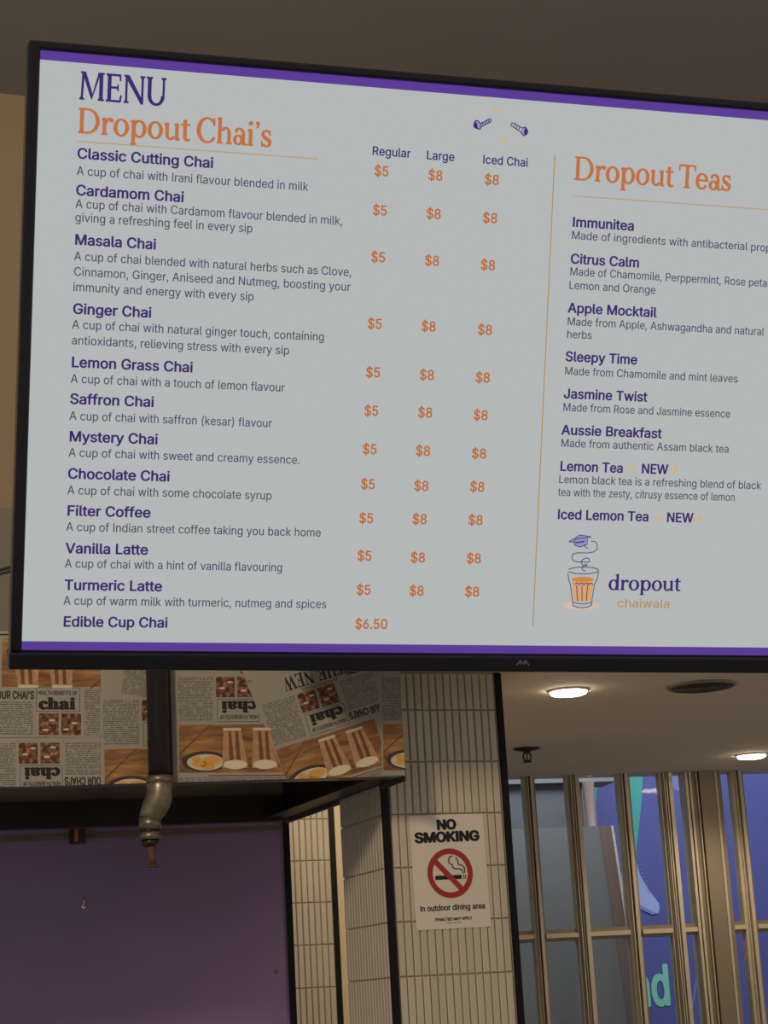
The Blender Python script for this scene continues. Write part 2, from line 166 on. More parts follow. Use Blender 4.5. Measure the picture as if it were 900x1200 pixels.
# ------------------------------------------------------------------ lettering
GLYPHS = json.loads('''{"sans":{"$":[447,[202,-74,202,583,244,583,244,-74],[224,-9,188,-7,156,-1,128,9,91,31,64,60,46,96,38,137,104,137,110,110,123,88,142,71,166,59,194,52,224,49,257,52,286,60,311,74,329,92,341,114,346,139,342,161,332,179,316,193,296,205,245,222,184,239,145,253,112,269,86,289,67,313,56,341,52,372,58,413,75,448,102,476,138,498,165,508,195,514,227,516,259,514,289,508,316,498,351,476,377,449,394,415,401,378,337,378,326,412,302,437,267,453,225,459,194,456,167,448,145,435,129,418,118,398,115,376,119,352,131,334,148,319,169,308,212,293,264,279,312,264,336,252,359,238,379,220,395,198,405,171,408,139,403,99,386,64,360,34,323,11,294,0,261,-7]],"'":[206,[78,318,70,509,136,509,128,318]],"(":[273,[89,207,90,244,94,283,101,324,109,364,119,403,132,441,145,477,160,510,177,539,236,539,219,503,204,466,191,428,179,390,169,351,161,313,156,276,152,241,151,207,152,176,155,145,160,115,167,83,177,50,188,16,202,-19,218,-57,236,-96,177,-96,150,-46,128,4,111,55,99,106,92,156]],")":[273,[37,-96,56,-56,72,-18,86,18,97,52,106,85,113,116,118,147,121,177,122,207,121,241,117,276,112,313,104,351,94,390,82,428,69,466,54,503,37,539,97,539,113,510,128,477,142,441,154,403,164,364,173,323,179,283,183,244,184,207,182,156,174,104,161,53,144,3,123,-47,97,-96]],",":[188,[38,-119,68,71,137,71,84,-119]],".":[188,[95,-4,78,-1,63,9,53,24,50,41,53,59,63,73,78,83,95,87,113,83,128,73,138,59,141,41,138,24,128,9,113,-1]],"0":[453,[227,-7,191,-3,158,7,130,24,105,48,85,77,69,113,57,155,50,202,48,254,50,306,57,353,69,395,85,431,106,461,130,484,159,502,191,512,227,516,262,512,295,502,323,484,348,461,368,431,384,395,396,353,403,306,405,254,403,202,396,155,384,113,368,77,348,48,323,24,295,7,263,-3],[227,50,261,56,290,74,313,103,330,144,338,176,342,213,344,254,342,295,338,332,330,365,313,405,290,435,261,453,227,460,192,453,163,435,140,405,123,365,115,332,111,295,109,254,111,213,115,176,123,144,140,103,163,74,192,56]],"1":[453,[76,0,76,55,391,55,391,0],[276,509,276,0,212,0,212,448,209,448,86,358,86,427,198,509]],"2":[453,[64,0,64,47,234,229,282,282,299,305,311,327,318,348,320,371,317,397,308,419,293,436,273,449,250,457,224,460,196,457,172,447,153,433,139,413,130,390,127,362,66,362,71,405,86,442,111,473,143,496,182,511,225,516,268,511,306,497,337,474,361,445,376,411,381,372,378,345,371,318,357,290,336,259,267,180,153,60,153,57,389,57,389,0]],"3":[453,[218,-7,173,-3,133,10,98,30,70,57,52,91,44,132,109,132,115,107,126,87,144,71,165,59,191,52,219,50,248,53,275,61,297,74,315,93,325,116,329,145,326,172,316,196,299,217,275,234,242,244,201,248,157,248,157,299,288,448,288,452,70,452,70,509,372,509,372,461,211,278,211,289,247,290,279,286,308,276,344,253,371,222,387,186,393,145,387,103,370,66,344,36,309,12,281,2,251,-5]],"4":[453,[40,105,40,158,247,509,311,509,109,166,109,163,413,163,413,105],[282,0,282,121,282,146,282,318,343,318,343,0]],"5":[453,[221,-7,178,-2,140,11,108,32,83,60,66,93,60,130,122,130,127,108,138,89,154,73,173,60,196,52,221,50,250,53,276,64,298,82,314,104,324,131,328,162,324,193,314,221,297,244,275,262,248,273,218,277,192,275,167,268,145,258,128,246,67,253,96,509,366,509,366,452,151,452,134,301,136,301,155,315,178,325,203,331,229,334,263,330,294,321,321,306,345,285,364,260,379,231,388,199,391,163,388,132,381,102,369,76,343,41,309,15,282,3,253,-4]],"6":[453,[226,-7,182,-1,142,15,109,40,84,74,69,115,64,162,68,199,80,239,93,268,112,302,137,340,252,509,322,509,151,261,145,261,154,275,165,288,179,299,196,307,214,312,235,314,278,309,316,295,346,271,370,240,384,201,389,157,384,112,368,73,343,39,310,14,271,-2],[226,48,254,52,279,63,299,79,314,101,324,128,327,157,324,187,314,213,299,235,279,251,254,262,226,265,198,262,174,252,153,235,138,214,128,188,125,158,128,128,138,102,153,79,174,63,198,52]],"7":[453,[97,0,323,448,323,452,62,452,62,509,391,509,391,449,165,0]],"8":[453,[226,-7,193,-5,163,1,136,11,101,33,74,62,57,96,52,135,55,166,65,195,81,220,101,241,125,256,153,265,153,267,119,282,93,308,76,342,70,380,75,417,90,450,114,477,146,498,184,511,226,516,269,511,306,498,337,477,361,450,377,417,382,380,376,342,359,308,333,282,300,267,300,265,327,256,351,241,372,220,387,195,397,166,401,135,395,96,378,62,352,33,317,11,289,1,259,-5],[226,49,258,52,285,60,307,74,323,91,333,113,337,139,333,165,322,189,305,208,283,223,256,232,226,235,196,232,169,223,147,208,130,189,119,165,115,139,119,113,129,91,145,74,167,60,195,52],[226,290,252,292,274,300,293,313,307,330,316,351,319,376,316,399,308,420,294,437,275,449,252,457,226,460,200,457,177,449,159,437,145,420,136,399,133,376,136,351,145,330,159,313,178,300,201,292]],"9":[453,[226,516,271,510,310,494,343,468,368,434,384,393,389,347,385,309,373,270,359,240,340,207,315,168,200,0,130,0,301,248,307,248,299,234,287,221,273,210,257,202,238,196,218,195,175,199,137,214,106,237,83,269,68,307,64,352,69,397,85,436,110,469,143,494,182,510],[226,460,199,457,174,446,154,429,138,407,129,381,125,352,129,322,138,295,154,274,174,257,199,247,226,243,254,247,279,257,299,273,314,295,324,321,327,350,324,381,314,407,299,429,279,446,254,457]],"A":[480,[16,0,201,509,276,509,463,0,395,0,287,302,264,372,232,478,245,478,213,371,191,302,85,0],[110,142,110,199,370,199,370,142]],"B":[456,[60,0,60,509,241,509,289,504,329,491,359,469,381,442,394,410,398,374,395,344,387,320,373,301,356,286,336,275,315,267,315,262,339,257,363,245,385,227,402,203,414,173,418,136,413,100,400,67,377,39,344,18,317,8,284,2,247,0],[125,57,245,57,296,63,330,80,349,105,355,137,352,161,342,184,327,203,306,218,279,228,248,231,125,231],[125,285,238,285,265,288,288,296,308,309,323,326,333,348,336,372,330,403,313,429,283,446,240,452,125,452]],"C":[510,[267,-7,225,-3,186,7,150,25,119,49,92,79,70,115,53,157,44,203,40,254,44,305,53,352,70,393,92,429,119,459,150,484,186,501,225,512,267,516,305,513,340,504,373,490,402,471,427,447,448,418,463,385,473,348,408,348,401,373,389,395,375,413,357,428,337,440,315,449,292,454,267,456,223,450,184,432,161,414,141,391,125,364,113,332,106,295,103,254,106,213,113,177,125,145,141,117,161,94,184,76,223,59,267,53,292,55,315,60,337,69,357,81,375,96,389,114,401,136,408,160,473,160,463,124,448,91,428,62,402,38,373,19,341,5,305,-4]],"D":[502,[219,0,96,0,96,57,215,57,254,60,288,68,318,81,343,99,363,122,379,149,390,181,397,216,399,255,397,294,390,329,379,361,364,388,344,410,320,428,291,441,258,449,221,452,93,452,93,509,225,509,273,505,315,495,353,478,385,455,412,426,433,391,449,351,458,306,462,255,458,205,449,159,433,119,411,83,384,54,351,31,312,14,268,3],[125,509,125,0,60,0,60,509]],"E":[419,[60,0,60,509,372,509,372,452,125,452,125,286,355,286,355,229,125,229,125,57,375,57,375,0]],"F":[410,[60,0,60,509,369,509,369,452,125,452,125,278,346,278,346,221,125,221,125,0]],"G":[520,[269,-7,225,-3,185,7,149,25,118,49,91,79,69,116,53,157,43,203,40,254,43,305,53,352,69,393,91,429,117,459,149,484,184,501,223,512,265,516,304,513,340,504,374,489,403,469,429,445,449,416,465,384,474,349,408,349,399,372,387,393,373,411,356,427,337,439,315,448,291,454,265,456,222,450,183,432,150,404,125,364,113,332,106,295,103,254,106,213,113,177,125,145,141,117,161,95,184,76,224,59,269,53,309,57,345,71,374,93,396,123,410,160,415,202,434,199,283,199,283,256,478,256,478,200,475,160,466,124,451,91,431,62,406,38,377,19,344,5,308,-4]],"H":[517,[60,0,60,509,125,509,125,289,392,289,392,509,457,509,457,0,392,0,392,232,125,232,125,0]],"I":[300,[31,0,31,57,118,57,118,452,31,452,31,509,269,509,269,452,183,452,183,57,269,57,269,0]],"J":[396,[185,-7,143,-2,106,11,75,33,52,63,38,100,33,145,33,173,98,173,98,145,104,104,122,74,149,56,185,50,220,56,248,74,266,104,272,145,272,509,336,509,336,145,332,100,318,63,294,33,263,11,227,-2]],"K":[467,[104,145,104,216,139,261,174,303,212,344,364,509,448,509,231,276,228,276],[60,0,60,509,125,509,125,334,124,225,125,193,125,0],[372,0,188,259,228,309,449,0]],"L":[393,[60,0,60,509,125,509,125,57,361,57,361,0]],"M":[628,[60,0,60,509,152,509,277,187,287,159,299,123,311,84,322,49,307,49,318,83,330,121,342,158,352,187,476,509,568,509,568,0,504,0,504,291,504,327,505,369,506,413,507,457,513,457,498,409,482,363,467,322,456,291,342,0,286,0,170,291,159,321,145,361,129,408,112,457,119,457,120,416,121,372,122,328,122,291,122,0]],"N":[523,[60,0,60,509,136,509,343,183,363,151,388,107,414,55,405,54,401,108,399,157,399,195,399,509,463,509,463,0,387,0,202,290,177,331,148,381,108,452,119,454,122,384,124,328,125,291,125,0]],"O":[533,[267,-7,225,-3,186,7,150,25,119,49,92,79,70,115,53,157,44,203,40,254,44,305,53,352,70,393,92,429,119,459,150,484,186,501,225,512,267,516,309,512,348,501,384,484,415,459,442,429,464,393,480,352,490,305,493,254,490,203,480,157,464,115,442,79,415,49,384,25,348,7,309,-3],[267,53,310,59,349,76,372,94,392,116,408,144,420,176,428,213,430,254,428,295,420,332,408,365,392,392,372,415,349,433,310,450,267,456,223,450,184,433,161,415,142,392,125,364,113,332,106,295,103,254,106,213,113,176,125,144,142,117,161,94,184,76,223,59]],"P":[445,[60,0,60,509,235,509,272,506,305,499,332,487,366,462,390,430,404,391,409,348,404,304,390,265,366,233,332,207,305,195,272,188,235,186,109,186,109,242,233,242,269,246,297,256,318,272,333,294,342,319,344,348,342,376,333,402,318,423,297,439,268,449,232,452,125,452,125,0]],"Q":[533,[245,159,313,159,369,85,384,65,468,-48,401,-48,346,27,331,46],[267,-7,225,-3,186,7,150,25,119,49,92,79,70,115,53,157,44,203,40,254,44,305,53,352,70,393,92,429,119,459,150,484,186,501,225,512,267,516,309,512,348,501,384,484,415,459,442,429,464,393,480,352,490,305,493,254,490,203,480,157,464,115,442,79,415,49,384,25,348,7,309,-3],[267,53,310,59,349,76,372,94,392,116,408,144,420,176,428,213,430,254,428,295,420,332,408,365,392,392,372,415,349,433,310,450,267,456,223,450,184,433,161,415,142,392,125,364,113,332,106,295,103,254,106,213,113,176,125,144,142,117,161,94,184,76,223,59]],"R":[449,[60,0,60,509,236,509,273,506,305,500,333,489,367,465,390,433,405,395,409,352,405,309,390,271,367,240,333,217,305,206,273,200,236,198,96,198,96,255,234,255,269,258,298,267,319,281,334,300,342,324,345,352,342,380,334,405,319,425,298,440,269,449,233,452,125,452,125,0],[353,0,230,229,303,229,428,0]],"S":[447,[224,-9,188,-7,156,-1,128,9,91,31,64,60,46,96,38,137,104,137,110,110,123,88,142,71,166,59,194,52,224,49,257,52,286,60,311,74,329,92,341,114,346,139,342,161,332,179,316,193,296,205,245,222,184,239,145,253,112,269,86,289,67,313,56,341,52,372,58,413,75,448,102,476,138,498,165,508,195,514,227,516,259,514,289,508,316,498,351,476,377,449,394,415,401,378,337,378,326,412,302,437,267,453,225,459,194,456,167,448,145,435,129,418,118,398,115,376,119,352,131,334,148,319,169,308,212,293,264,279,312,264,336,252,359,238,379,220,395,198,405,171,408,139,403,99,386,64,360,34,323,11,294,0,261,-7]],"T":[449,[32,452,32,509,417,509,417,452,257,452,257,0,193,0,193,452]],"U":[517,[259,-8,220,-6,186,2,154,15,126,33,103,55,85,80,71,108,63,140,60,173,60,509,124,509,124,178,128,144,141,113,160,87,187,68,220,56,259,52,298,56,331,68,357,87,377,113,389,144,393,178,393,509,457,509,457,173,454,140,446,108,433,80,414,55,391,33,363,15,332,2,297,-6]],"V":[480,[204,0,16,509,84,509,192,206,215,137,248,31,235,31,267,138,290,206,395,509,463,509,278,0]],"W":[686,[155,0,16,509,82,509,163,196,175,145,187,94,197,40,189,40,200,94,211,145,224,196,306,509,380,509,462,196,474,145,486,94,497,40,488,40,499,94,510,145,523,196,603,509,670,509,530,0,455,0,368,323,351,391,336,475,350,475,335,395,318,323,230,0]],"X":[474,[18,0,217,284,217,236,29,509,104,509,178,400,204,361,223,329,243,292,232,292,252,329,272,361,298,400,374,509,446,509,259,239,259,287,456,0,382,0,292,129,268,165,250,195,230,231,244,231,225,196,206,166,182,129,91,0]],"Y":[472,[203,0,203,208,16,509,91,509,192,344,222,292,250,230,224,230,251,293,280,344,381,509,455,509,268,208,268,0]],"Z":[438,[42,0,42,46,273,385,306,431,341,476,348,454,285,452,223,452,40,452,40,509,397,509,397,462,169,129,134,81,97,33,90,54,152,57,214,57,399,57,399,0]],"a":[389,[160,-9,126,-5,94,5,68,22,48,45,35,73,30,108,34,138,43,161,58,179,78,193,100,203,125,211,178,220,234,227,252,230,265,235,273,243,276,255,276,257,273,279,267,297,256,311,240,322,220,329,196,331,171,329,149,322,132,313,118,301,107,288,100,274,41,291,57,322,79,346,104,364,133,375,163,382,194,384,239,379,263,372,286,360,306,343,322,320,333,290,337,251,337,0,277,0,277,52,272,52,252,25,236,12,215,1,190,-6],[170,45,202,49,228,59,248,74,263,93,272,115,276,138,276,190,259,182,231,176,200,171,175,168,134,159,117,150,103,139,95,124,92,105,94,87,102,72,114,61,130,52,149,47]],"b":[424,[229,-8,198,-5,172,4,153,17,138,31,118,59,112,59,112,0,53,0,53,509,114,509,114,319,118,319,137,346,152,360,171,373,197,381,229,384,274,378,313,361,345,332,370,293,381,261,388,227,390,189,388,151,381,116,370,84,346,45,313,16,274,-2],[220,47,253,51,279,66,301,88,316,117,325,151,328,189,325,227,316,261,301,290,280,311,253,325,220,330,188,325,161,312,140,291,125,263,116,229,113,189,116,150,125,115,140,86,162,65,188,51]],"c":[396,[207,-8,174,-5,144,3,117,16,93,35,72,58,56,85,44,116,37,150,34,187,37,225,44,260,56,291,72,318,93,341,117,360,144,374,174,382,207,384,234,383,260,377,284,368,305,356,324,341,340,322,353,301,362,277,303,262,290,289,270,311,242,325,207,330,173,325,145,310,124,287,108,258,99,224,96,187,99,151,108,117,124,89,145,66,173,51,207,46,243,52,271,66,292,89,304,117,363,102,354,78,341,56,325,37,306,21,285,9,261,-1,235,-6]],"d":[424,[195,-8,151,-2,111,16,79,45,55,84,43,116,36,151,34,189,36,227,43,261,55,293,79,332,112,361,151,378,196,384,228,381,253,373,272,360,287,346,306,319,311,319,311,509,372,509,372,0,313,0,313,59,307,59,287,31,272,17,252,4,227,-5],[205,47,236,51,263,65,284,86,299,115,309,150,312,189,309,229,300,263,284,291,263,312,237,325,205,330,172,325,145,311,124,290,108,261,99,227,96,189,99,151,109,117,124,88,145,66,172,51]],"e":[404,[212,-8,177,-5,145,3,117,16,92,35,72,58,56,85,44,116,37,150,34,187,36,224,44,258,55,290,71,317,91,340,115,359,142,373,172,382,205,384,236,382,266,374,294,361,319,341,341,315,357,282,368,242,371,194,371,169,75,169,75,221,338,221,310,202,307,237,298,269,283,294,263,314,237,326,205,330,173,326,146,313,125,294,109,270,99,241,96,211,96,178,100,139,110,106,128,80,151,61,179,50,212,46,234,48,254,53,271,61,285,73,297,88,306,105,365,91,353,63,335,39,311,19,283,4,249,-5]],"f":[254,[228,379,228,327,6,327,6,379],[81,0,81,432,84,461,96,486,113,505,135,519,161,527,187,530,222,527,243,521,227,468,215,472,195,474,171,470,154,460,145,443,142,419,142,0]],"g":[425,[207,-151,168,-148,134,-140,105,-127,82,-110,64,-91,51,-69,101,-41,122,-66,136,-78,154,-88,178,-95,207,-97,249,-92,282,-75,304,-47,311,-6,311,68,306,68,287,41,272,28,252,16,227,8,195,5,152,10,113,27,80,53,55,90,43,120,36,154,34,191,36,229,43,263,55,293,80,332,112,361,152,378,196,384,228,382,253,373,273,360,288,346,308,319,313,319,313,379,372,379,372,-9,367,-54,350,-90,324,-117,291,-136,251,-147],[205,59,237,63,264,75,285,95,300,121,309,154,312,193,309,231,300,264,285,291,264,312,237,325,205,330,172,325,145,312,124,290,109,262,99,229,96,193,99,155,109,123,124,96,145,76,172,63]],"h":[410,[114,227,114,0,53,0,53,509,114,509,114,287,102,287,124,332,152,362,187,379,227,384,264,380,295,369,321,349,341,321,353,285,357,240,357,0,296,0,296,235,290,275,273,304,246,323,210,329,184,326,161,317,141,303,126,283,117,257]],"i":[167,[53,0,53,379,114,379,114,0],[84,443,67,446,54,455,44,468,41,483,44,499,54,512,67,521,84,524,100,521,114,512,123,499,126,483,123,468,114,455,100,446]],"j":[167,[53,379,114,379,114,-30,111,-63,102,-90,86,-113,65,-129,37,-139,4,-143,-10,-143,-10,-87,2,-87,25,-83,40,-72,50,-54,53,-29],[83,443,67,446,53,455,44,468,41,483,44,499,53,512,67,521,83,524,100,521,114,512,123,499,126,483,123,468,114,455,100,446]],"k":[381,[110,137,110,212,121,212,284,379,360,379,184,199,177,199],[53,0,53,509,114,509,114,0],[294,0,148,186,191,229,372,0]],"l":[189,[139,-2,101,3,74,20,58,47,53,84,53,509,114,509,114,99,115,77,120,62,130,54,146,52,160,53,170,54,181,3,162,-1]],"m":[610,[53,0,53,379,112,379,112,295,108,295,118,323,132,346,151,363,172,376,195,384,219,386,257,380,287,361,309,331,321,295,312,295,322,321,337,343,357,361,381,375,407,383,437,386,468,383,497,372,522,354,541,328,553,296,557,255,557,0,496,0,496,254,490,289,473,313,447,326,419,330,395,328,374,320,358,307,345,290,338,270,335,247,335,0,274,0,274,260,269,288,253,311,229,326,199,330,178,328,158,320,140,307,126,289,117,266,114,238,114,0]],"n":[410,[114,227,114,0,53,0,53,379,112,379,112,287,102,287,124,332,152,362,187,379,227,384,264,380,295,369,321,349,341,321,353,285,357,240,357,0,296,0,296,235,290,275,273,304,246,323,210,329,184,326,161,317,141,303,126,283,117,257]],"o":[415,[207,-8,174,-5,144,3,117,16,93,35,72,58,56,85,44,116,37,150,34,187,37,225,44,260,56,291,72,318,93,341,117,360,144,374,174,382,207,384,241,382,271,374,299,360,323,341,343,318,359,291,371,260,379,225,381,187,379,150,371,116,359,85,343,58,323,35,299,16,271,3,241,-5],[207,46,242,51,270,66,292,89,307,117,316,151,319,187,316,224,307,258,292,287,270,310,242,325,207,330,173,325,145,310,124,287,108,258,99,224,96,187,99,151,108,117,124,89,145,66,173,51]],"p":[424,[53,-143,53,379,112,379,112,319,118,319,137,346,152,360,171,373,197,381,229,384,274,378,313,361,345,332,370,293,381,261,388,227,390,189,388,151,381,116,370,84,346,45,313,16,274,-2,229,-8,198,-5,173,4,153,17,138,31,118,59,114,59,114,-143],[220,47,253,51,279,66,301,88,316,117,325,151,328,189,325,227,316,261,301,290,280,311,253,325,220,330,188,325,161,312,140,291,125,263,116,229,113,189,116,150,125,115,140,86,162,65,188,51]],"q":[424,[372,-143,311,-143,311,59,306,59,287,31,272,17,252,4,227,-5,195,-8,151,-2,111,16,79,45,55,84,43,116,36,151,34,189,36,227,43,261,55,293,79,332,112,361,151,378,196,384,228,381,253,373,272,360,287,346,307,319,313,319,313,379,372,379],[205,47,236,51,263,65,284,86,299,115,309,150,312,189,309,229,300,263,284,291,263,312,237,325,205,330,172,325,145,311,124,290,108,261,99,227,96,189,99,151,109,117,124,88,145,66,172,51]],"r":[259,[53,0,53,379,112,379,112,321,115,321,130,347,152,367,181,380,213,385,229,384,243,384,243,322,230,324,207,326,182,323,159,315,140,301,126,284,117,262,114,237,114,0]],"s":[365,[182,-8,145,-5,112,3,84,18,62,38,45,63,36,94,94,107,105,79,124,60,150,49,181,45,217,50,244,62,262,81,268,103,265,121,254,136,237,147,212,155,149,170,104,186,72,208,53,237,47,274,51,305,65,332,87,354,115,370,149,381,187,384,223,381,254,372,279,358,299,339,314,316,324,290,268,277,258,298,243,316,219,328,187,333,156,329,131,317,114,299,109,277,112,258,124,243,144,232,172,223,229,209,275,194,306,171,325,142,331,107,326,75,312,47,290,24,260,6,223,-5]],"t":[227,[204,379,204,327,6,327,6,379],[65,471,126,471,126,98,128,76,136,61,150,53,170,50,185,51,202,54,213,2,192,-3,168,-4,125,2,92,21,72,52,65,93]],"u":[410,[182,-5,146,-1,115,11,89,31,69,59,57,95,53,139,53,379,114,379,114,144,119,105,137,75,164,56,200,50,226,53,249,62,268,77,283,97,293,122,296,153,296,379,357,379,357,0,298,0,298,92,307,92,294,60,277,35,257,17,222,0]],"v":[389,[163,0,17,379,84,379,165,155,187,87,206,21,184,21,203,87,224,155,305,379,371,379,226,0]],"w":[567,[138,0,23,379,87,379,133,214,154,137,175,41,165,41,186,135,206,214,252,379,316,379,362,214,382,136,402,41,391,41,413,135,434,214,480,379,545,379,429,0,368,0,319,172,305,225,291,280,277,338,291,338,277,280,263,225,248,172,199,0]],"x":[379,[21,0,171,218,171,171,29,379,100,379,147,306,179,253,207,206,175,206,202,253,233,306,282,379,352,379,209,169,209,214,358,0,287,0,231,85,200,136,173,182,205,182,178,136,148,85,91,0]],"y":[389,[47,-139,61,-86,71,-87,88,-90,104,-89,118,-84,130,-74,141,-58,151,-36,163,-1,17,379,84,379,165,155,187,87,206,21,184,21,202,87,224,155,305,379,371,379,204,-58,191,-85,177,-107,159,-124,139,-136,117,-143,91,-145,65,-143]],"z":[380,[42,0,42,46,254,320,254,323,48,323,48,379,333,379,333,331,126,60,126,56,339,56,339,0]]},"serif":{"A":[437,[-9,0,-9,18,9,21,24,30,36,47,49,75,206,466,224,465,384,87,411,34,425,22,443,18,443,0,229,0,229,18,270,25,283,46,273,81,253,132,103,132,79,71,76,59,75,48,87,26,124,18,128,18,128,0],[113,161,242,161,177,319]],"B":[443,[16,0,16,17,45,22,62,32,72,51,75,82,75,369,73,394,69,412,62,425,51,433,36,437,15,439,15,455,220,455,318,444,377,409,396,351,384,302,348,268,287,247,360,223,404,185,418,132,413,93,397,61,371,35,335,15,291,4,238,0],[182,252,188,252,234,257,263,272,279,301,285,345,281,385,269,412,248,428,216,434,198,432,188,425,183,412,182,391],[222,24,259,30,283,49,296,81,301,128,295,176,277,208,245,225,197,231,182,231,182,65,184,46,190,33,202,26]],"E":[442,[14,0,14,17,44,20,62,30,72,48,75,78,75,369,72,405,62,425,44,435,16,439,16,455,399,455,399,320,383,320,375,357,361,386,340,406,312,420,276,428,232,430,200,428,191,424,186,417,183,388,183,246,193,246,232,252,259,269,277,300,288,345,304,345,304,118,287,118,282,154,273,181,259,201,241,213,216,220,185,222,183,222,183,67,185,47,192,35,206,29,230,28,276,30,313,39,345,53,371,75,393,105,411,143,430,143,402,0]],"H":[523,[15,0,15,17,45,22,62,32,72,50,75,81,75,379,71,406,62,424,44,434,16,439,16,455,242,455,242,439,204,432,193,425,187,415,183,400,182,379,182,251,342,251,342,379,337,415,331,425,320,432,282,439,282,455,507,455,507,439,478,434,461,424,452,407,449,379,449,81,452,52,461,33,478,22,507,17,507,0,282,0,282,17,311,21,329,31,339,49,342,81,342,221,182,221,182,81,185,50,194,32,212,22,242,17,242,0]],"L":[426,[15,0,15,17,45,22,62,32,72,50,75,81,75,379,71,407,62,425,44,434,16,439,16,455,250,455,250,439,226,437,208,434,196,427,188,416,183,401,182,379,182,83,185,47,191,37,200,31,234,28,278,31,315,40,345,56,370,80,391,112,409,154,427,154,402,0]],"M":[634,[14,0,14,17,43,22,61,32,72,50,75,79,75,382,74,402,71,416,64,426,53,432,15,439,15,455,185,455,317,142,449,455,617,455,617,439,590,433,573,423,563,405,560,378,560,85,561,61,565,43,571,31,582,23,596,19,617,17,617,0,396,0,396,17,433,25,443,32,450,44,453,61,455,83,455,399,288,0,270,0,105,389,105,80,109,48,120,30,139,20,169,17,169,0]],"N":[494,[403,-11,107,350,107,79,110,49,119,31,136,21,167,17,167,0,18,0,18,17,39,19,54,23,65,30,71,41,75,57,76,79,76,388,36,433,18,439,18,455,156,455,391,169,391,377,390,399,386,414,379,425,369,431,331,439,331,455,480,455,480,439,450,434,433,425,425,407,422,377,422,-11]],"O":[525,[261,-11,228,-9,198,-3,169,7,129,29,94,58,75,81,58,106,45,134,35,163,29,195,28,228,29,260,35,292,45,321,58,349,75,374,95,397,117,417,143,434,170,448,200,458,232,464,265,466,298,464,328,458,357,448,397,427,431,399,451,376,467,351,481,323,490,293,496,261,498,228,496,195,490,163,481,134,467,106,450,81,430,58,408,38,383,21,355,7,325,-3,294,-9],[265,12,328,36,367,108,379,228,376,293,365,346,348,389,324,419,294,437,260,443,196,419,158,347,145,228,149,163,159,109,177,67,201,37,230,18]],"P":[418,[15,0,15,17,45,22,62,32,72,50,75,81,75,379,71,406,62,424,44,434,16,439,16,455,214,455,265,454,306,449,336,440,366,422,390,398,404,367,409,332,404,296,390,266,367,240,334,221,292,209,242,206,182,206,182,81,185,50,194,32,212,22,242,17,242,0],[182,230,201,230,244,235,272,253,287,283,292,329,288,375,275,406,252,425,216,431,199,429,189,424,184,414,182,398]],"R":[473,[15,0,15,17,45,22,62,32,72,50,75,81,75,379,71,406,62,424,44,434,16,439,16,455,217,455,278,452,329,442,367,426,395,403,412,372,417,334,406,285,372,248,315,224,432,50,452,26,463,19,478,17,480,17,480,0,338,0,201,212,182,212,182,81,185,50,194,32,212,22,242,17,242,0],[182,234,203,234,249,240,280,258,298,290,304,336,295,389,268,421,224,431,202,429,190,422,184,409,182,385]],"T":[423,[92,0,92,17,123,21,142,31,152,50,156,81,156,433,149,433,102,426,65,403,47,380,35,352,29,318,11,318,11,455,410,455,410,317,394,317,375,382,333,420,269,433,263,433,263,81,267,49,276,30,296,21,328,17,328,0]],"U":[492,[248,-13,192,-8,147,6,114,29,91,61,78,103,73,155,73,379,70,406,61,424,43,434,15,439,15,455,240,455,240,439,202,432,192,425,185,415,181,379,181,140,183,104,191,74,203,51,232,29,275,22,340,37,379,83,392,159,392,378,389,406,379,423,360,433,328,439,328,455,474,455,474,439,448,432,433,421,425,404,422,378,422,181,418,118,403,69,380,32,346,7,302,-8]],"W":[611,[171,-11,32,393,24,413,15,427,3,435,-15,439,-15,455,181,455,181,439,162,437,150,432,143,423,140,410,148,373,223,153,301,353,286,399,278,418,267,429,252,435,229,439,229,455,439,455,439,439,404,432,393,412,399,386,474,166,541,369,549,406,546,421,538,430,524,436,503,439,503,455,624,455,624,439,607,433,594,421,584,404,575,379,446,-11,428,-11,316,309,190,-11]],"a":[344,[255,-10,216,1,200,35,168,11,133,-4,95,-9,64,-4,40,11,25,34,20,63,31,104,63,136,98,155,143,173,199,190,199,241,196,266,187,282,171,292,148,296,115,290,104,274,113,257,121,243,123,231,120,215,110,202,95,194,77,191,59,194,45,203,36,218,33,236,37,259,49,278,69,295,95,308,126,316,162,318,205,315,239,307,263,292,285,259,293,210,293,62,295,40,298,36,304,34,320,42,329,28,294,-1],[151,34,174,41,187,50,199,63,199,169,154,151,127,123,118,84,126,46]],"c":[293,[156,-10,119,-5,87,11,59,35,38,68,24,106,19,150,25,196,40,237,64,271,96,297,133,313,175,319,218,314,250,298,271,275,277,245,275,228,266,215,253,207,236,204,206,216,196,251,197,261,197,271,190,290,169,297,138,285,118,248,112,187,115,142,123,105,137,76,166,48,204,38,239,47,271,72,285,60,248,21,205,-2]],"h":[381,[18,0,18,16,35,19,45,26,51,37,52,56,52,399,51,417,46,429,36,437,19,440,19,455,148,455,148,267,175,295,207,313,243,318,292,306,321,271,330,212,330,56,332,38,337,26,347,19,363,16,363,0,202,0,202,16,207,16,228,26,235,56,235,217,234,241,229,258,219,268,203,271,173,262,148,235,148,56,149,38,154,26,164,19,180,16,180,0]],"i":[198,[101,362,81,366,65,376,54,393,50,412,54,432,65,449,81,460,101,463,120,460,137,449,147,432,151,412,147,393,136,376,120,366],[18,0,18,16,35,19,45,26,51,37,52,56,52,252,51,272,47,285,37,291,20,293,21,310,148,310,148,56,150,38,154,26,164,19,180,16,180,0]]}}''')
def ring(cx, cy, rx, ry, ix, iy, n=28):
    o = [(cx+rx*math.cos(2*math.pi*k/n), cy+ry*math.sin(2*math.pi*k/n)) for k in range(n)]
    i = [(cx+ix*math.cos(-2*math.pi*k/n), cy+iy*math.sin(-2*math.pi*k/n)) for k in range(n)]
    return [o, i]
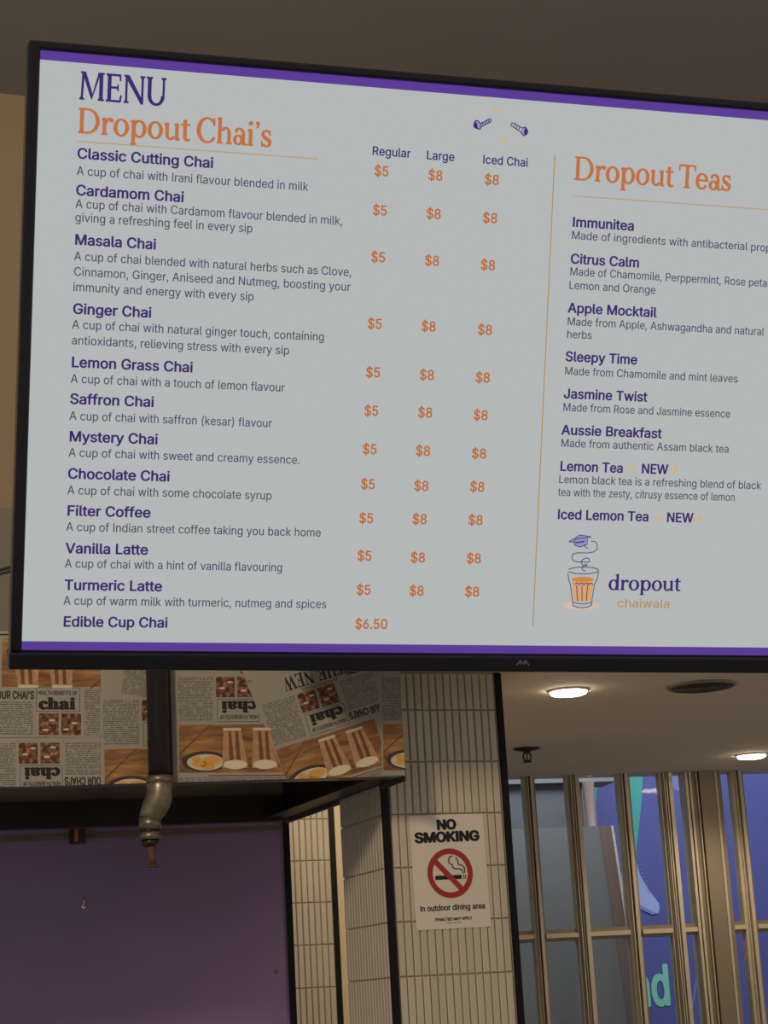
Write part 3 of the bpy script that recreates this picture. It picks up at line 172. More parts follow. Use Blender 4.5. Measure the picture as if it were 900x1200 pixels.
def arcp(cx, cy, rx, ry, ix, iy, a0, a1, n=16, dx=0):
    """sector of a ring between outer (rx, ry) and inner (ix, iy) ellipses"""
    A = [math.radians(a0+(a1-a0)*k/n) for k in range(n+1)]
    p = [(cx+rx*math.cos(a), cy+ry*math.sin(a)) for a in A] + [(cx+dx+ix*math.cos(a), cy+iy*math.sin(a)) for a in reversed(A)]
    return ccw(p)
def ccw(p):
    a = sum(p[i][0]*p[(i+1) % len(p)][1]-p[(i+1) % len(p)][0]*p[i][1] for i in range(len(p)))
    return p if a > 0 else p[::-1]
def rc(x0, y0, x1, y1): return [(x0, y0), (x1, y0), (x1, y1), (x0, y1)]
def pl(*p): return ccw(list(p))
def stroke_poly(pts, w):
    out = []
    for i, ((x0, y0), (x1, y1)) in enumerate(zip(pts, pts[1:])):
        l = math.hypot(x1-x0, y1-y0) or 1; nx, ny = -(y1-y0)/l*w/2, (x1-x0)/l*w/2; ex, ey = (x1-x0)/l*w*.25, (y1-y0)/l*w*.25
        out.append(ccw([(x0-ex+nx, y0-ey+ny), (x0-ex-nx, y0-ey-ny), (x1+ex-nx, y1+ey-ny), (x1+ex+nx, y1+ey+ny)]))
    return out
def display_serif():
    """light old-style display serif drawn from stems, bowls and bracketed serifs"""
    G = {}; S = 92; Hh = 40; T = 26; E = 48; X = 470; C = 700; A = 740
    def sb(x, w, y, e=E, up=1): # bracketed serif at foot (up=1) or head (up=-1)
        return pl((x-e, y), (x+w+e, y), (x+w+e, y+up*T*.8), (x+w+e*.3, y+up*T*1.3), (x+w, y+up*T*2.6), (x, y+up*T*2.6), (x-e*.3, y+up*T*1.3), (x-e, y+up*T*.8))
    def flag(x, w, y): return pl((x-E, y-30), (x-E, y-T-26), (x, y-T-40), (x+w, y-T-40), (x+w, y), (x+w*.5, y-6))
    G['M'] = (900, [pl((70, 0), (70+Hh, 0), (150, C), (105, C)), pl((105, C), (195, C), (455, 110), (420, 20)), pl((420, 20), (455, 110), (700, C), (650, C)), rc(690, 0, 690+S, C), pl((640, C), (782, C), (782, C-30), (680, C-30)), sb(70, Hh, 0), sb(690, S, 0), pl((55, C), (195, C), (195, C-T), (55, C-T)), pl((690, C), (830, C), (830, C-T), (690, C-T))])
    G['E'] = (610, [rc(90, 0, 90+S, C), rc(40, 0, 520, 32), rc(40, C-32, 505, C), rc(90, 345, 430, 378), pl((488, 0), (520, 0), (545, 165), (522, 165)), pl((478, C), (505, C), (520, C-150), (497, C-150)), pl((412, 290), (434, 290), (434, 435), (412, 435))])
    G['N'] = (790, [rc(105, 0, 105+Hh, C), pl((55, C), (175, C), (690, 0), (640, -5), (100, C-40)), pl((150, C), (205, C), (690, 60), (690, -5), (630, -5)), rc(652, 0, 652+Hh, C), sb(105, Hh, 0, 52), sb(652, Hh, C, 52, -1), rc(50, C-T, 180, C)])
    G['U'] = (760, [rc(100, 230, 100+S, C), rc(610, 230, 610+Hh, C), arcp(375, 230, 275, 245, 183, 200, 180, 360, 20, 5), pl((600, 240), (650, 240), (648, 180), (600, 150)), sb(100, S, C, E, -1), sb(610, Hh, C, 52, -1)])
    G['D'] = (770, [rc(90, 0, 90+S, C), rc(40, 0, 330, 34), rc(40, C-34, 330, C), arcp(320, 350, 380, 350, 285, 316, -90, 90, 24)])
    G['T'] = (650, [rc(280, 0, 280+S, C), rc(30, C-34, 625, C), sb(280, S, 0, 62), pl((30, C), (56, C), (40, C-165), (12, C-165)), pl((625, C), (600, C), (614, C-165), (642, C-165))])
    G['C'] = (700, [arcp(380, 350, 335, 365, 236, 328, 38, 322, 30, 12), pl((598, C+4), (622, C+4), (632, 490), (608, 490)), pl((648, 128), (612, 100), (590, 110), (640, 165)), pl((560, 590), (622, 660), (622, 520), (606, 500))])
    G['h'] = (570, [rc(85, 0, 85+S-8, A), flag(85, S-8, A), sb(85, S-8, 0, 42), rc(400, 0, 400+S-8, 300), sb(400, S-8, 0, 42), arcp(325, 290, 159, 190, 75, 148, 0, 150, 18, 0)])
    G['u'] = (580, [rc(85, 150, 85+S-8, X), arcp(245, 160, 160, 170, 76, 128, 180, 330, 18), rc(410, 0, 410+S-8, X), flag(85, S-8, X), flag(410, S-8, X), rc(410, 0, 540, T)])
    G['a'] = (500, [rc(330, 60, 330+S-10, 330), arcp(240, 320, 172, 162, 90, 124, 0, 140, 18), ] + ring(205, 135, 165, 145, 82, 112) + [pl((105, 350), (160, 350), (150, 420), (100, 400)), pl((330, 60), (412, 60), (440, 28), (495, 34), (495, 10), (420, -12), (345, 20))])
    G['i'] = (280, [rc(95, 0, 95+S-8, X), flag(95, S-8, X), sb(95, S-8, 0, 42), ring(137, 640, 56, 56, 1, 1, 16)[0]])
    G['s'] = (430, [arcp(205, 345, 145, 135, 78, 100, 35, 200, 16), pl((65, 320), (130, 300), (350, 190), (375, 150), (365, 100), (300, 150), (110, 235)), pl((62, 345), (140, 330), (375, 190), (300, 130), (100, 250)), arcp(215, 130, 160, 142, 86, 106, -150, 30, 16), pl((318, 470), (338, 470), (338, 330), (318, 330)), pl((55, 0), (75, 0), (75, 150), (50, 150))])
    G['e'] = (520, [arcp(262, 235, 225, 247, 133, 212, 10, 328, 30, 8), rc(110, 245, 478, 280), arcp(262, 240, 225, 242, 140, 210, 0, 90, 12)])
    G['r'] = (420, [rc(85, 0, 85+S-8, X), flag(85, S-8, X), sb(85, S-8, 0, 48), arcp(310, 330, 145, 150, 98, 108, 60, 175, 14), ring(352, 420, 52, 52, 1, 1, 14)[0]])
    G['o'] = (560, ring(275, 235, 240, 248, 145, 213))
    G['p'] = (600, [rc(95, -220, 95+S-8, X), flag(95, S-8, X), sb(95, S-8, -220, 46)] + ring(325, 235, 225, 248, 132, 213))
    G['d'] = (600, [rc(410, 0, 410+S-8, A), flag(410, S-8, A), rc(410, 0, 540, T)] + ring(265, 235, 225, 248, 132, 213))
    G['t'] = (360, [rc(120, 110, 120+S-8, X+110), rc(35, X-34, 320, X), arcp(240, 120, 120, 132, 38, 96, 180, 320, 14), pl((120, X+110), (204, X+130), (204, X), (120, X))])
    G["'"] = (220, [ring(110, 650, 52, 52, 1, 1, 14)[0], pl((155, 660), (162, 610), (120, 540), (85, 520), (80, 535), (115, 590), (110, 640))])
    return G
DISP = display_serif()
_h = GLYPHS['sans']['H'][1]; _hh = max(_h[1::2]); _st = round(_hh*.125)
GLYPHS['sans']['I'] = [_st*3, [_st, 0, 2*_st, 0, 2*_st, _hh, _st, _hh]]
_gc = {}
def glyph(ch, face, bold=0):
    """(advance, verts, tris) in em units; overlapping contours are united by winding number"""
    k = (ch, face, bold)
    if k in _gc: return _gc[k]
    if face == 'display': adv, cons = DISP[ch]; adv /= 1000; cons = [[(x/1000, y/1000) for x, y in c] for c in cons]
    else:
        g = GLYPHS[face][ch]; adv = g[0]/1000; cons = [[(c[i]/1000, c[i+1]/1000) for i in range(0, len(c), 2)] for c in g[1:]]
    if bold: cons = [[(x+bold*math.cos(j*math.pi/4), y+bold*.7*math.sin(j*math.pi/4)) for x, y in c] for c in cons for j in range(8 if bold > .01 else 4)]
    _gc[k] = (adv,)+fill(cons); return _gc[k]
def fill(cons):
    V = []; Ed = []
    for c in cons:
        b = len(V); V += [Vector(p) for p in c]; Ed += [(b+i, b+(i+1) % len(c)) for i in range(len(c))]
    if not V: return [], []
    ov, oe, of, *_ = delaunay_2d_cdt(V, Ed, [], 0, 1e-6)
    def wind(x, y):
        w = 0
        for c in cons:
            x0, y0 = c[-1]
            for x1, y1 in c:
                if (y0 <= y) != (y1 <= y):
                    t = (y-y0)/(y1-y0)
                    if x0+t*(x1-x0) > x: w += 1 if y1 > y0 else -1
                x0, y0 = x1, y1
        return w
    T = []
    for f in of:
        cx = sum(ov[i].x for i in f)/len(f); cy = sum(ov[i].y for i in f)/len(f)
        if wind(cx, cy): T.append(tuple(f))
    return [(v.x, v.y) for v in ov], T
def width_of(s, face): return sum(.2 if c == ' ' else glyph(c, face)[0] for c in s)
CAP = {'sans': max(GLYPHS['sans']['H'][1][1::2])/1000, 'serif': max(GLYPHS['serif']['H'][1][1::2])/1000, 'display': .7}
def letters(s, face, cap, width=None, bold=0, xf=None, clip=None, sp=0):
    """verts/faces of a line of text, start at (0,0); xf maps (x,y)->(u,v)"""
    k = cap/CAP[face]; wn = (width_of(s, face) + sp*(len(s)-1))*k; kx = k*(width/wn if width else 1)
    offs = [(0, 0)]
    V = []; Fc = []; x = 0
    for ch in s:
        if ch == ' ': x += .2+sp; continue
        adv, gv, gt = glyph(ch, face, bold)
        for ox, oy in offs:
            b = len(V); V += [((x+px+ox)*kx, (py+oy)*k) for px, py in gv]; Fc += [tuple(b+i for i in t) for t in gt]
        x += adv+sp
    if xf: V = [xf(*p) for p in V]
    return V, Fc
def orient(V, Fc):
    out = []
    for f in Fc:
        a = sum(V[f[i]][0]*V[f[(i+1) % len(f)]][1]-V[f[(i+1) % len(f)]][0]*V[f[i]][1] for i in range(len(f)))
        if abs(a) < 1e-13: continue
        out.append(f if a > 0 else f[::-1])
    return out
def clip_poly(poly, b):
    """Sutherland-Hodgman against (u0,v0,u1,v1); points may carry extra numbers"""
    for ax, lim, sg in ((0, b[0], 1), (0, b[2], -1), (1, b[1], 1), (1, b[3], -1)):
        out = []
        for i in range(len(poly)):
            p, q = poly[i-1], poly[i]; dp = sg*(p[ax]-lim); dq = sg*(q[ax]-lim)
            if (dp >= 0) != (dq >= 0):
                t = dp/(dp-dq); out.append(tuple(p[k]+t*(q[k]-p[k]) for k in range(len(p))))
            if dq >= 0: out.append(q)
        poly = out
        if not poly: return []
    return poly
def flat(name, V, Fc, w, m, parent, clip=None):
    """flat print at height w over the parent's plane"""
    if clip:
        V2 = []; F2 = []
        for f in Fc:
            p = clip_poly([V[i] for i in f], clip)
            if len(p) > 2: b = len(V2); V2 += p; F2.append(tuple(range(b, b+len(p))))
        V, Fc = V2, F2
    if not Fc: return None
    uvs = [(p[2], p[3]) for p in V] if len(V[0]) > 2 else None
    Fc = orient(V, Fc)
    return link(name, mesh_of(name, [(p[0], p[1], w) for p in V], Fc, uvs=uvs), m, parent)
def shape(name, cons, w, m, parent, xf=None, clip=None):
    V, T = fill(cons)
    if xf: V = [xf(*p) for p in V]
    return flat(name, V, T, w, m, parent, clip)
def disc(cx, cy, rx, ry=None, n=32, rot=0):
    ry = ry or rx; c, s = math.cos(rot), math.sin(rot)
    return [(cx+rx*math.cos(2*math.pi*k/n)*c-ry*math.sin(2*math.pi*k/n)*s, cy+rx*math.cos(2*math.pi*k/n)*s+ry*math.sin(2*math.pi*k/n)*c) for k in range(n)]

# ------------------------------------------------------------------ colours
M_tile = mat('glazed_cream_tile', (196, 186, 164), .22, coat=.3, rnd=.05, bump=.15, bscale=35)
M_grout = mat('grout', (172, 162, 140), .9, noise=.1, nscale=30)
M_black = mat('black_metal_trim', (14, 13, 16), .6, spec=.25)
M_ceil = mat('ceiling_paint', (152, 148, 148), .85, noise=.03, nscale=2)
M_soffit = mat('soffit_paint', (212, 202, 188), .85, noise=.02, nscale=2)
M_tan = mat('tan_wall_paint', (168, 149, 120), .85, noise=.04, nscale=3)
M_concrete = mat('floor_tiles', (170, 164, 154), .5, noise=.1, nscale=4)
M_purple = mat('purple_laminate', (146, 120, 164), .3, noise=.06, nscale=3, bump=.1, bscale=6)
M_bezel = mat('black_gloss_plastic', (20, 20, 28), .25, spec=.4)
M_back = mat('matt_black_plastic', (18, 18, 20), .6)
M_steel = mat('brushed_steel', (120, 112, 100), .38, metal=.8, noise=.12, nscale=14)
M_dsteel = mat('greasy_dark_steel', (52, 46, 42), .45, metal=.5, noise=.2, nscale=10)
M_galv = mat('galvanised_iron', (128, 120, 100), .38, metal=.7, noise=.25, nscale=40)
M_rust = mat('rusty_fitting', (92, 60, 40), .75, noise=.3, nscale=90)
M_pipe = mat('black_painted_pipe', (34, 32, 32), .3, noise=.15, nscale=30)
M_alu = mat('champagne_aluminium', (204, 192, 168), .4, metal=.3, noise=.05, nscale=20)
M_alud = mat('brown_aluminium_and_shade', (140, 128, 108), .45, metal=.35)
M_gasket = mat('rubber_gasket', (22, 20, 18), .7)
M_duct = mat('grey_green_duct_sheet', (112, 104, 88), .6, noise=.08, nscale=5)
M_kiosk = mat('grey_cladding', (118, 118, 118), .6, noise=.04, nscale=2)
M_kiosk2 = mat('dark_grey_cladding', (84, 86, 92), .7, noise=.04, nscale=2)
M_brownmetal = mat('brown_metal_edge', (140, 118, 108), .4, metal=.4)
M_bright = mat('bright_highlight_edge', (205, 195, 180), .5, noise=.3, nscale=120)
M_blue = mat('blue_hoarding_print', (75, 81, 148), .55, noise=.10, nscale=1.3)
M_teal = mat('teal_print', (62, 158, 152), .55)
M_mint = mat('mint_print', (124, 200, 180), .55)
M_shoe = mat('pale_blue_print', (150, 164, 214), .55, noise=.06, nscale=6)
M_shoed = mat('blue_grey_print', (112, 126, 186), .55)
M_violet = mat('pale_violet_reflection', (112, 114, 180), .55)
M_paper = mat('newsprint_paper', (148, 142, 130), .8, noise=.05, nscale=6)
M_ink = mat('newsprint_ink', (26, 23, 21), .8)
M_red = mat('red_ink', (120, 40, 36), .8)
M_signpaper = mat('white_laminated_sign', (222, 212, 198), .45)
M_signink = mat('sign_black', (14, 13, 13), .5)
M_signred = mat('sign_red', (168, 40, 40), .5)
E_bg = emit('screen_pale_grey', (178, 182, 182)); E_bar = emit('screen_purple_bar', (88, 56, 148)); E_txt = emit('screen_purple_text', (56, 36, 106))
E_desc = emit('screen_slate_text', (74, 68, 94)); E_org = emit('screen_orange', (184, 104, 46)); E_org2 = emit('screen_heading_orange', (188, 110, 62))
E_rule = emit('screen_rule_tan', (178, 154, 110)); E_star = emit('screen_star_tan', (206, 172, 132)); E_line = emit('screen_violet_line', (72, 62, 112))
E_tea = emit('screen_tea', (214, 160, 108)); E_teat = emit('screen_tea_top', (204, 130, 62)); E_sauc = emit('screen_saucer', (204, 184, 168)); E_lav = emit('screen_lavender', (150, 138, 190))
E_ochre = emit('screen_ochre', (176, 136, 76))
def newsprint():
    m = bpy.data.materials.new('printed_newspaper_column'); N, L = nodes(m); b = N['Principled BSDF']; b.inputs['Roughness'].default_value = .8
    uv = N.new('ShaderNodeUVMap'); sx = N.new('ShaderNodeSeparateXYZ'); L.new(uv.outputs[0], sx.inputs[0])
    def mth(op, a, bb=None):
        n = N.new('ShaderNodeMath'); n.operation = op
        for i, q in enumerate((a, bb)):
            if q is None: continue
            if isinstance(q, (int, float)): n.inputs[i].default_value = q
            else: L.new(q, n.inputs[i])
        return n.outputs[0]
    row = mth('DIVIDE', sx.outputs[1], 2.35); fr = mth('FRACT', row); fl = mth('FLOOR', row)
    rm = mth('LESS_THAN', fr, .56)
    cb = N.new('ShaderNodeCombineXYZ'); L.new(mth('MULTIPLY', sx.outputs[0], .42), cb.inputs[0]); L.new(mth('MULTIPLY', fl, 7.31), cb.inputs[1])
    t = N.new('ShaderNodeTexNoise'); t.inputs['Scale'].default_value = 1; t.inputs['Detail'].default_value = 3; L.new(cb.outputs[0], t.inputs['Vector'])
    wm = mth('GREATER_THAN', t.outputs['Fac'], .44); k = mth('MULTIPLY', mth('MULTIPLY', rm, wm), .62)
    mx = N.new('ShaderNodeMix'); mx.data_type = 'RGBA'; L.new(k, mx.inputs[0]); mx.inputs[6].default_value = lin((148, 142, 130)); mx.inputs[7].default_value = lin((40, 36, 33))
    L.new(mx.outputs[2], b.inputs['Base Color']); return m
M_col = newsprint()
def photo_mat(name, a, c, d, scale):
    m = bpy.data.materials.new(name); N, L = nodes(m); b = N['Principled BSDF']; b.inputs['Roughness'].default_value = .75
    uv = N.new('ShaderNodeUVMap'); mp = N.new('ShaderNodeMapping'); mp.inputs['Rotation'].default_value = (0, 0, .55); mp.inputs['Scale'].default_value = scale; L.new(uv.outputs[0], mp.inputs[0])
    t = N.new('ShaderNodeTexNoise'); t.inputs['Scale'].default_value = 1; t.inputs['Detail'].default_value = 4; L.new(mp.outputs[0], t.inputs['Vector'])
    r = N.new('ShaderNodeValToRGB'); e = r.color_ramp.elements; e[0].position = .32; e[0].color = lin(a); e[1].position = .68; e[1].color = lin(d); k = e.new(.5); k.color = lin(c)
    L.new(t.outputs['Fac'], r.inputs[0]); L.new(r.outputs[0], b.inputs['Base Color']); return m
M_wood = photo_mat('printed_wood_photo', (84, 52, 30), (134, 90, 50), (174, 126, 74), (.02, .11, 1))
M_spice = photo_mat('printed_spice_photo', (34, 20, 16), (92, 52, 32), (168, 120, 84), (.16, .16, 1))
M_tea1 = mat('printed_milky_tea', (170, 130, 90), .75, noise=.2, nscale=60); M_tea2 = mat('printed_dark_tea', (108, 68, 40), .75, noise=.2, nscale=60); M_foam = mat('printed_foam', (214, 196, 164), .75)
M_plate = mat('printed_dark_plate', (62, 46, 38), .75); M_fritter = mat('printed_fritters', (206, 152, 58), .75); M_ginger = mat('printed_white_rim', (196, 184, 164), .75)
def glass_mat():
    m = bpy.data.materials.new('clear_window_glass'); N, L = nodes(m); N.remove(N['Principled BSDF']); out = N['Material Output']
    a = N.new('ShaderNodeBsdfTransparent'); a.inputs[0].default_value = (.9, .92, .93, 1); g = N.new('ShaderNodeBsdfGlossy'); g.inputs['Roughness'].default_value = .04
    f = N.new('ShaderNodeFresnel'); f.inputs[0].default_value = 1.22; x = N.new('ShaderNodeMixShader')
    L.new(f.outputs[0], x.inputs[0]); L.new(a.outputs[0], x.inputs[1]); L.new(g.outputs[0], x.inputs[2]); L.new(x.outputs[0], out.inputs[0]); return m
M_glass = glass_mat()
M_lamp = emit('warm_white_led', (255, 232, 200), 28)

# ------------------------------------------------------------------ the setting
LOWZ = onY(583, 788, 5.139).z                 # soffit height, read where the column's corner trim ends
YF = 5.139                                    # front of the tiled column
WBY = 6.1
HIGHZ = onY(15, 111, WBY).z
X0 = onY(455.6, 1100, YF).x; X1 = onY(608.6, 1121, YF).x
def solid(name, a, b, m, parent=None, kind=None, **k):
    o = MB().box(a, b, **k).build(name, m, parent)
    return tag(o, kind=kind) if kind else o
solid('floor', (-5, -2.5, -.1), (7, 11, 0), M_concrete, kind='structure')
solid('ceiling', (-5, 1.0, HIGHZ), (7, WBY+.15, HIGHZ+.1), M_ceil, kind='structure')
solid('ceiling.001', (2.0, 4.55, LOWZ), (7, 7.3, LOWZ+.34), M_soffit, kind='structure')       # low soffit with the downlights
wedge = MB().prism([(2.0, 7.3), (7, 7.3), (7, 7.1), (2.0, 7.78)] if False else [(2.0, 7.3), (6.99, 7.3), (2.0, 7.79)], LOWZ, LOWZ+.34).build('ceiling.002', M_soffit); tag(wedge, kind='structure')
solid('shade_beam', (1.5, 4.55, LOWZ), (2.0, 4.75, LOWZ+.34), M_soffit, kind='structure')      # unseen beam added to shade the column's upper tiles
solid('wall_back', (-5, WBY, 2.66), (7, WBY+.15, HIGHZ), M_tan, kind='structure')
AZ = math.radians(7.75); UD = Vector((math.cos(AZ), -math.sin(AZ), 0)); ND = Vector((math.sin(AZ), math.cos(AZ), 0)); UPZ = Vector((0, 0, 1))

# --- tiles
def tile_mesh(w, h, d, tilt=0):
    e = .0026; z = d*.62
    v = [(0, 0, 0), (w, 0, 0), (w, h, 0), (0, h, 0), (0, 0, z), (w, 0, z), (w, h, z), (0, h, z),
         (e, e, d), (w-e, e, d+tilt), (w-e, h-e, d), (e, h-e, d-tilt)]
    f = [(0, 3, 2, 1), (0, 1, 5, 4), (1, 2, 6, 5), (2, 3, 7, 6), (3, 0, 4, 7), (4, 5, 9, 8), (5, 6, 10, 9), (6, 7, 11, 10), (7, 4, 8, 11), (8, 9, 10, 11)]
    return mesh_of('tile', v, f)
PW, PH = .02262, .147
TW, TH_ = .0200, .1445
TMS = [tile_mesh(TW, TH_, .007, t) for t in (-.0005, 0, .0005, .0002)]
for me in TMS: me.materials.append(M_tile)
def tiles(parent, M, cols, rows, v0, first_u=0.0, top=None, single=True):
    """one object per tile (M: wall-local matrix: u right, v up, w out)"""
    if single:
        for r in rows:
            for c in range(cols):
                v = v0 + r*PH; me = random.choice(TMS); sv = 1
                if top is not None and v+TH_ > top: sv = (top-v)/TH_
                if sv < .12: continue
                o = bpy.data.objects.new('tile', me); COL.objects.link(o); o.parent = parent
                o.matrix_local = M @ Matrix.Translation((first_u+c*PW, v, 0)) @ Matrix.Diagonal((1, sv, 1, 1))
    else:
        V = []; Fc = []
        for r in rows:
            for c in range(cols):
                me = random.choice(TMS); b = len(V); v = v0+r*PH; sv = 1
                if top is not None and v+TH_ > top: sv = (top-v)/TH_
                if sv < .12: continue
                V += [tuple(M @ Vector((p.co.x+first_u+c*PW, p.co.y*sv+v, p.co.z))) for p in me.vertices]; Fc += [tuple(b+i for i in p.vertices) for p in me.polygons]
        tag(link('tiles', mesh_of('tiles', V, Fc), M_tile, parent), kind='stuff')
MW = Matrix(((1, 0, 0, 0), (0, 0, -1, 0), (0, 1, 0, 0), (0, 0, 0, 1)))     # plane facing -y
col = thing('wall_column', None, None, ((X0+X1)/2, YF+.2, 0), kind='structure'); ci = Matrix.Translation(((X0+X1)/2, YF+.2, 0)).inverted()
def cbox(name, a, b, m, **k):
    o = solid(name, a, b, m, col, **k); o.matrix_local = ci; return o
YB = onX(400, 1000, X0).y
cbox('core', (X0+.007, YF+.007, 0), (X1-.004, YB, LOWZ), M_grout)
TRW = onY(464, 1100, YF).x - X0; TRR = X1 - onY(602.4, 1121, YF).x
cbox('corner_trim', (X0+.001, YF-.003, 0), (X0+TRW, YF+.008, LOWZ), M_black)
cbox('corner_trim', (X1-TRR, YF-.003, 0), (X1+.002, YF+.012, LOWZ-.002), M_black)
VJ = onY(520, 1142.6, YF).z                                                # a joint row
r0 = -1
base = VJ + .00125
ncol = int((X1-TRR-X0-TRW+.002)/PW)
fu = X0+TRW+.001 + ((X1-TRR-X0-TRW)-ncol*PW)/2
MWc = Matrix.Translation((0, YF+.007, 0)) @ MW
nup = int((LOWZ-base)/PH)+1; ndn = int(base/PH)
tiles(col, ci @ MWc, ncol, range(-1, nup), base, fu, LOWZ-.004)
tiles(col, ci @ MWc, ncol, range(-ndn, -1), base, fu, single=False)
MS = Matrix(((0, 0, -1, X0+.007), (-1, 0, 0, YB-.001), (0, 1, 0, 0), (0, 0, 0, 1)))  # facing -x, u runs towards the viewer
nside = int((YB-.001-YF-.008)/PW)
tiles(col, ci @ MS, nside, range(-ndn, nup), base, .002, LOWZ-.004, single=False)
# back strip
YS = 6.727
bx0 = onY(343.5, 1050, YS).x; bx1 = onY(389.5, 1050, YS).x
bw = thing('wall_far', None, None, (bx0, YS, 0), kind='structure'); bi = Matrix.Translation((bx0, YS, 0)).inverted()
def bbox(name, a, b, m):
    o = solid(name, a, b, m, bw); o.matrix_local = bi; return o
bbox('backing', (bx0-.5, YS+.007, 0), (bx1+.55, YS+.15, LOWZ), M_grout)
bbox('edge_trim', (bx1+.001, YS-.004, 0), (bx1+.017, YS+.01, LOWZ), M_black)
bbox('cream_jamb', (bx1+.017, YS-.012, 0), (bx1+.3, YS+.01, LOWZ), mat('cream_painted_jamb', (214, 196, 158), .6))
vb = onY(360, 1158, YS).z + .001
nb = int((bx1-bx0)/PW+.5); fb = bx1-nb*PW
tiles(bw, bi @ Matrix.Translation((0, YS+.007, 0)) @ MW, nb, range(-1, 7), vb, fb, LOWZ)
tiles(bw, bi @ Matrix.Translation((0, YS+.007, 0)) @ MW, nb, range(-9, -1), vb, fb, single=False)
tiles(bw, bi @ Matrix.Translation((0, YS+.007, 0)) @ MW, 22, range(-9, 7), vb, fb-22*PW, single=False)

# ------------------------------------------------------------------ range hood wrapped in newspaper print
F0 = onY(475, 910, 4.95)
HP = Plane((F0.x, F0.y, 0), UD, UPZ)      # u along the front (negative to the left), v = height; w towards the room
HZ0 = F0.z; HZ1 = 2.618; HL = -3.0
hood = thing('range_hood', 'kitchen range hood wrapped in newspaper printed sheets above the purple panel', 'range hood', M=HP.M)
HB = (HL, HZ0+.001, -.0006, HZ1-.002)
# shell: local coords u, v, w (w<0 is back)
back_r = onX(335, 962, F0.x); BRx = (back_r - HP.P).dot(HP.U); BRw = (back_r-HP.P).dot(HP.N)     # rear right corner
def hbuild(mb, name, m, parent=None): return mb.build(name, m, parent or hood)
h = MB(); h.box((HL, HZ0, -.02), (0, HZ1, -.001)); hbuild(h, 'front_panel', M_steel)
wz = lambda pts, v0, v1: [(p[0], v0, p[1]) for p in pts]
def wprism(mb, pts, v0, v1):
    """footprint (u,w) extruded along v"""
    t = bmesh.new(); a = [t.verts.new((p[0], v0, p[1])) for p in pts]; b = [t.verts.new((p[0], v1, p[1])) for p in pts]; n = len(pts)
    t.faces.new(a); t.faces.new(b[::-1])
    for i in range(n): t.faces.new((a[i], a[(i+1) % n], b[(i+1) % n], b[i]))
    outward(t); mb._add(t); return mb
wprism(MB(), [(0, -.001), (-.012, -.001), (BRx-.012, BRw), (BRx, BRw)], HZ0, HZ1).build('side_panel', M_dsteel, hood)
wprism(MB(), [(-.012, -.001), (-.085, -.021), (BRx-.085, BRw), (BRx-.012, BRw)], HZ0+.0015, HZ0+.008).build('side_lip', M_dsteel, hood)
wprism(MB(), [(-.0005, -.0005), (0.004, -.0005), (BRx+.004, BRw), (BRx-.001, BRw)], HZ0-.012, HZ0+.022).build('edge_flange', M_steel, hood)
wprism(MB(), [(0, -.002), (HL, -.002), (HL, BRw), (BRx, BRw)], HZ1-.02, HZ1-.004).build('top_panel', M_dsteel, hood)
wprism(MB(), [(HL, BRw), (BRx, BRw), (BRx, BRw+.02), (HL, BRw+.02)], HZ0+.03, HZ1-.02).build('rear_panel', mat('hood_interior_sheet', (150, 134, 114), .6, noise=.2, nscale=6), hood)
wprism(MB(), [(HL, BRw+.07), (BRx-.02, BRw+.07), (BRx-.02, BRw+.02), (HL, BRw+.02)], HZ0-.008, HZ0+.07).build('filter_shelf', M_dsteel, hood)
wprism(MB(), [(HL, -.022), (-.012, -.022), (-.015, -.06), (HL, -.06)], HZ0+.001, HZ0+.012).build('front_gutter', M_steel, hood)
for k in range(5):
    u0 = -.62-k*.5; wprism(MB(), [(u0, -.35), (u0+.48, -.35), (u0+.48, -.37), (u0, -.37)], HZ0+.17, HZ0+.34).build('grease_filter', M_steel, hood)

